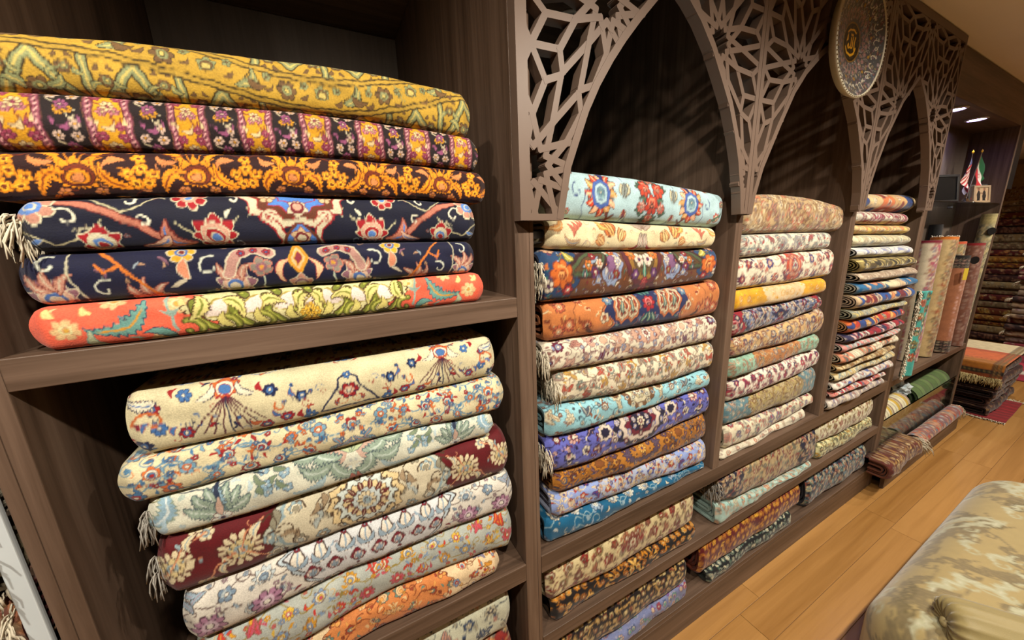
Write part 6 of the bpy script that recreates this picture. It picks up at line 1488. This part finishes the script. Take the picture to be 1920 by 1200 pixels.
def seat():
    x0, x1, y0, y1, z0, z1, R = 1.32, 2.74, -1.32, -.405, .105, .462, .14; Rc = .17
    # profile across the seat, over the top; ends rounded the same way
    A_ = np.linspace(0, PI/2, 26)
    half = [(y1, z0), (y1, z0+.06), (y1, z0+.12), (y1, z0+.17)]+[(y1-R+R*math.cos(a), z1-R+R*math.sin(a)) for a in A_]
    L_ = np.linspace(y1-R, y0+R, 90)[1:-1]
    pr = half+[(y, z1+.014*math.sin(PI*(y-y0-R)/(y1-y0-2*R))) for y in L_]+[(y0+y1-p[0], p[1]) for p in half[::-1]]
    pr = np.array(pr); s = np.concatenate([[0], np.cumsum(np.hypot(*np.diff(pr, axis=0).T))])
    xs = np.concatenate([x0+R*(1-np.cos(np.linspace(0, PI/2, 24))), np.linspace(x0+R, x1-R, 260)[1:-1], x1-R*(1-np.cos(np.linspace(PI/2, 0, 24)))])
    c = Cv((xs-x0)*100, s*100, '#a8986c', False); acanthus(c, random.Random(8), (-5, 145), (-5, 150), 330)
    V = []
    for (y, z) in pr:
        for x in xs:
            d = min(x-x0, x1-x); f = R-math.sqrt(max(R*R-max(R-d, 0)**2, 0)) if d < R else 0
            ym = (y0+y1)/2; hw = (y1-y0)/2
            zz2 = z-f*np.clip((z-z0)/(z1-z0), 0, 1)**2; fc = Rc-math.sqrt(max(Rc*Rc-(Rc-d)**2, 0)) if d < Rc else 0; yy2 = ym+(y-ym)*(1-fc/hw)
            V.append((x-1.95, yy2+.85, zz2))
    mesh_obj('seat', V, grid_faces(len(pr), len(xs)), M_DAM, so, True, c.C.reshape(-1, 3))
    for xe in (0, len(xs)-1):                               # end faces
        ring = [V[j*len(xs)+xe] for j in range(len(pr))]
        mesh_obj('seat_end', ring, [tuple(range(len(ring)))], M_DAM, so, False, np.tile(lin('#9a8a58'), (len(ring), 1)))
seat()
for x in (1.46, 2.58):
    for y in (-.53, -1.17): MB().lathe([(.018, 0), (.022, .02), (.028, .1), (.03, .112)], 16, Matrix.Translation((x-1.95, y+.85, 0))).build('leg', M_LZ, so, True)
# rolled arm with pleated end
def arm():
    n, L, r = 96, .62, .076; cx, cz, y0 = 0., .478, 0.
    vv, ff = [], []
    prof = [(.0, .012), (.12, .014), (.3, .017), (.5, .020), (.72, .019), (.88, .012), (.97, -.002), (1., -.022), (1., -.06), (1.0, -.15), (1., -.3), (1., -L)]
    for (q, y) in prof:
        for k in range(n):
            a = 2*PI*k/n; pl_ = 1-.035*abs(math.sin(a*8))*(1 if .25 < q and y > -.12 else .2); yy = y-(.006*abs(math.sin(a*8)) if q > .2 and y > -.03 else 0)
            vv.append((cx+r*q*pl_*math.cos(a), y0+yy, cz+r*q*pl_*math.sin(a)))
    for i in range(len(prof)-1):
        for k in range(n): ff.append((i*n+k, i*n+(k+1) % n, (i+1)*n+(k+1) % n, (i+1)*n+k))
    A2 = Matrix.Translation((1.455-1.95, -.575+.85, 0)) @ Matrix.Rotation(rad(34), 4, 'Z'); vv = [A2 @ Vector(q) for q in vv]
    o = mesh_obj('rolled_arm', vv, ff, M_DAM, so, True, np.tile(lin('#9c8f64'), (len(vv), 1)))
    MB().lathe([(0, .012), (.012, .008), (.016, 0)], 20, A2 @ Matrix.Translation((0, .012, cz)) @ Matrix.Rotation(rad(-90), 4, 'X')).build('button', plain('damask_button', '#a89a70', rough=.5, vary=.1), o, True)
arm()

# ------------------------------------------------------------------ fringed rolls in the bay at the left
GL = 'fringed rolls in the bay at the left'
zs = .7185
for k, (g, acc, r, lb) in enumerate((('#8c2c24', '#c9a46c #20284c #c9bc9c', .07, 'red rolled rug at the bottom of the left bay'), ('#c2b494', '#8c5c4c #a8947c #5c4a44', .062, 'ivory fringed rolled rug in the left bay'), ('#6c2420', '#c98a5c #28305c #c9b48c', .05, 'dark red fringed rolled rug in the left bay'), ('#b8a888', '#8c4c3c #5c4a6c #c9bc9c', .058, 'ivory and brown fringed rolled rug near the top of the left bay'), ('#c9bfa8', '#8c6c5c #b8a48c', .05, 'pale fringed rolled rug on top in the left bay'))):
    o = solid_roll((-1.22, .055, zs+r*1.045), (-.480-.008*(k % 2), .055-.012*(k % 2), zs+r*1.045), r, al(g, '#3c2420', acc, acc.split()[0], 4.5, 2), g, lb, GL, nu=90, nr=40, top=None)
    fringe_mesh([tuple(Vector((.733, -.014+r*.9*math.cos(t), r*.9*math.sin(t)))) for t in np.linspace(PI*.6, PI*1.3, 12)], [(.12, -.4, .1)]*12, .045, random.Random(k), M_FRINGE, o, per=3, r=.0014)
    zs += 2.09*r+.001
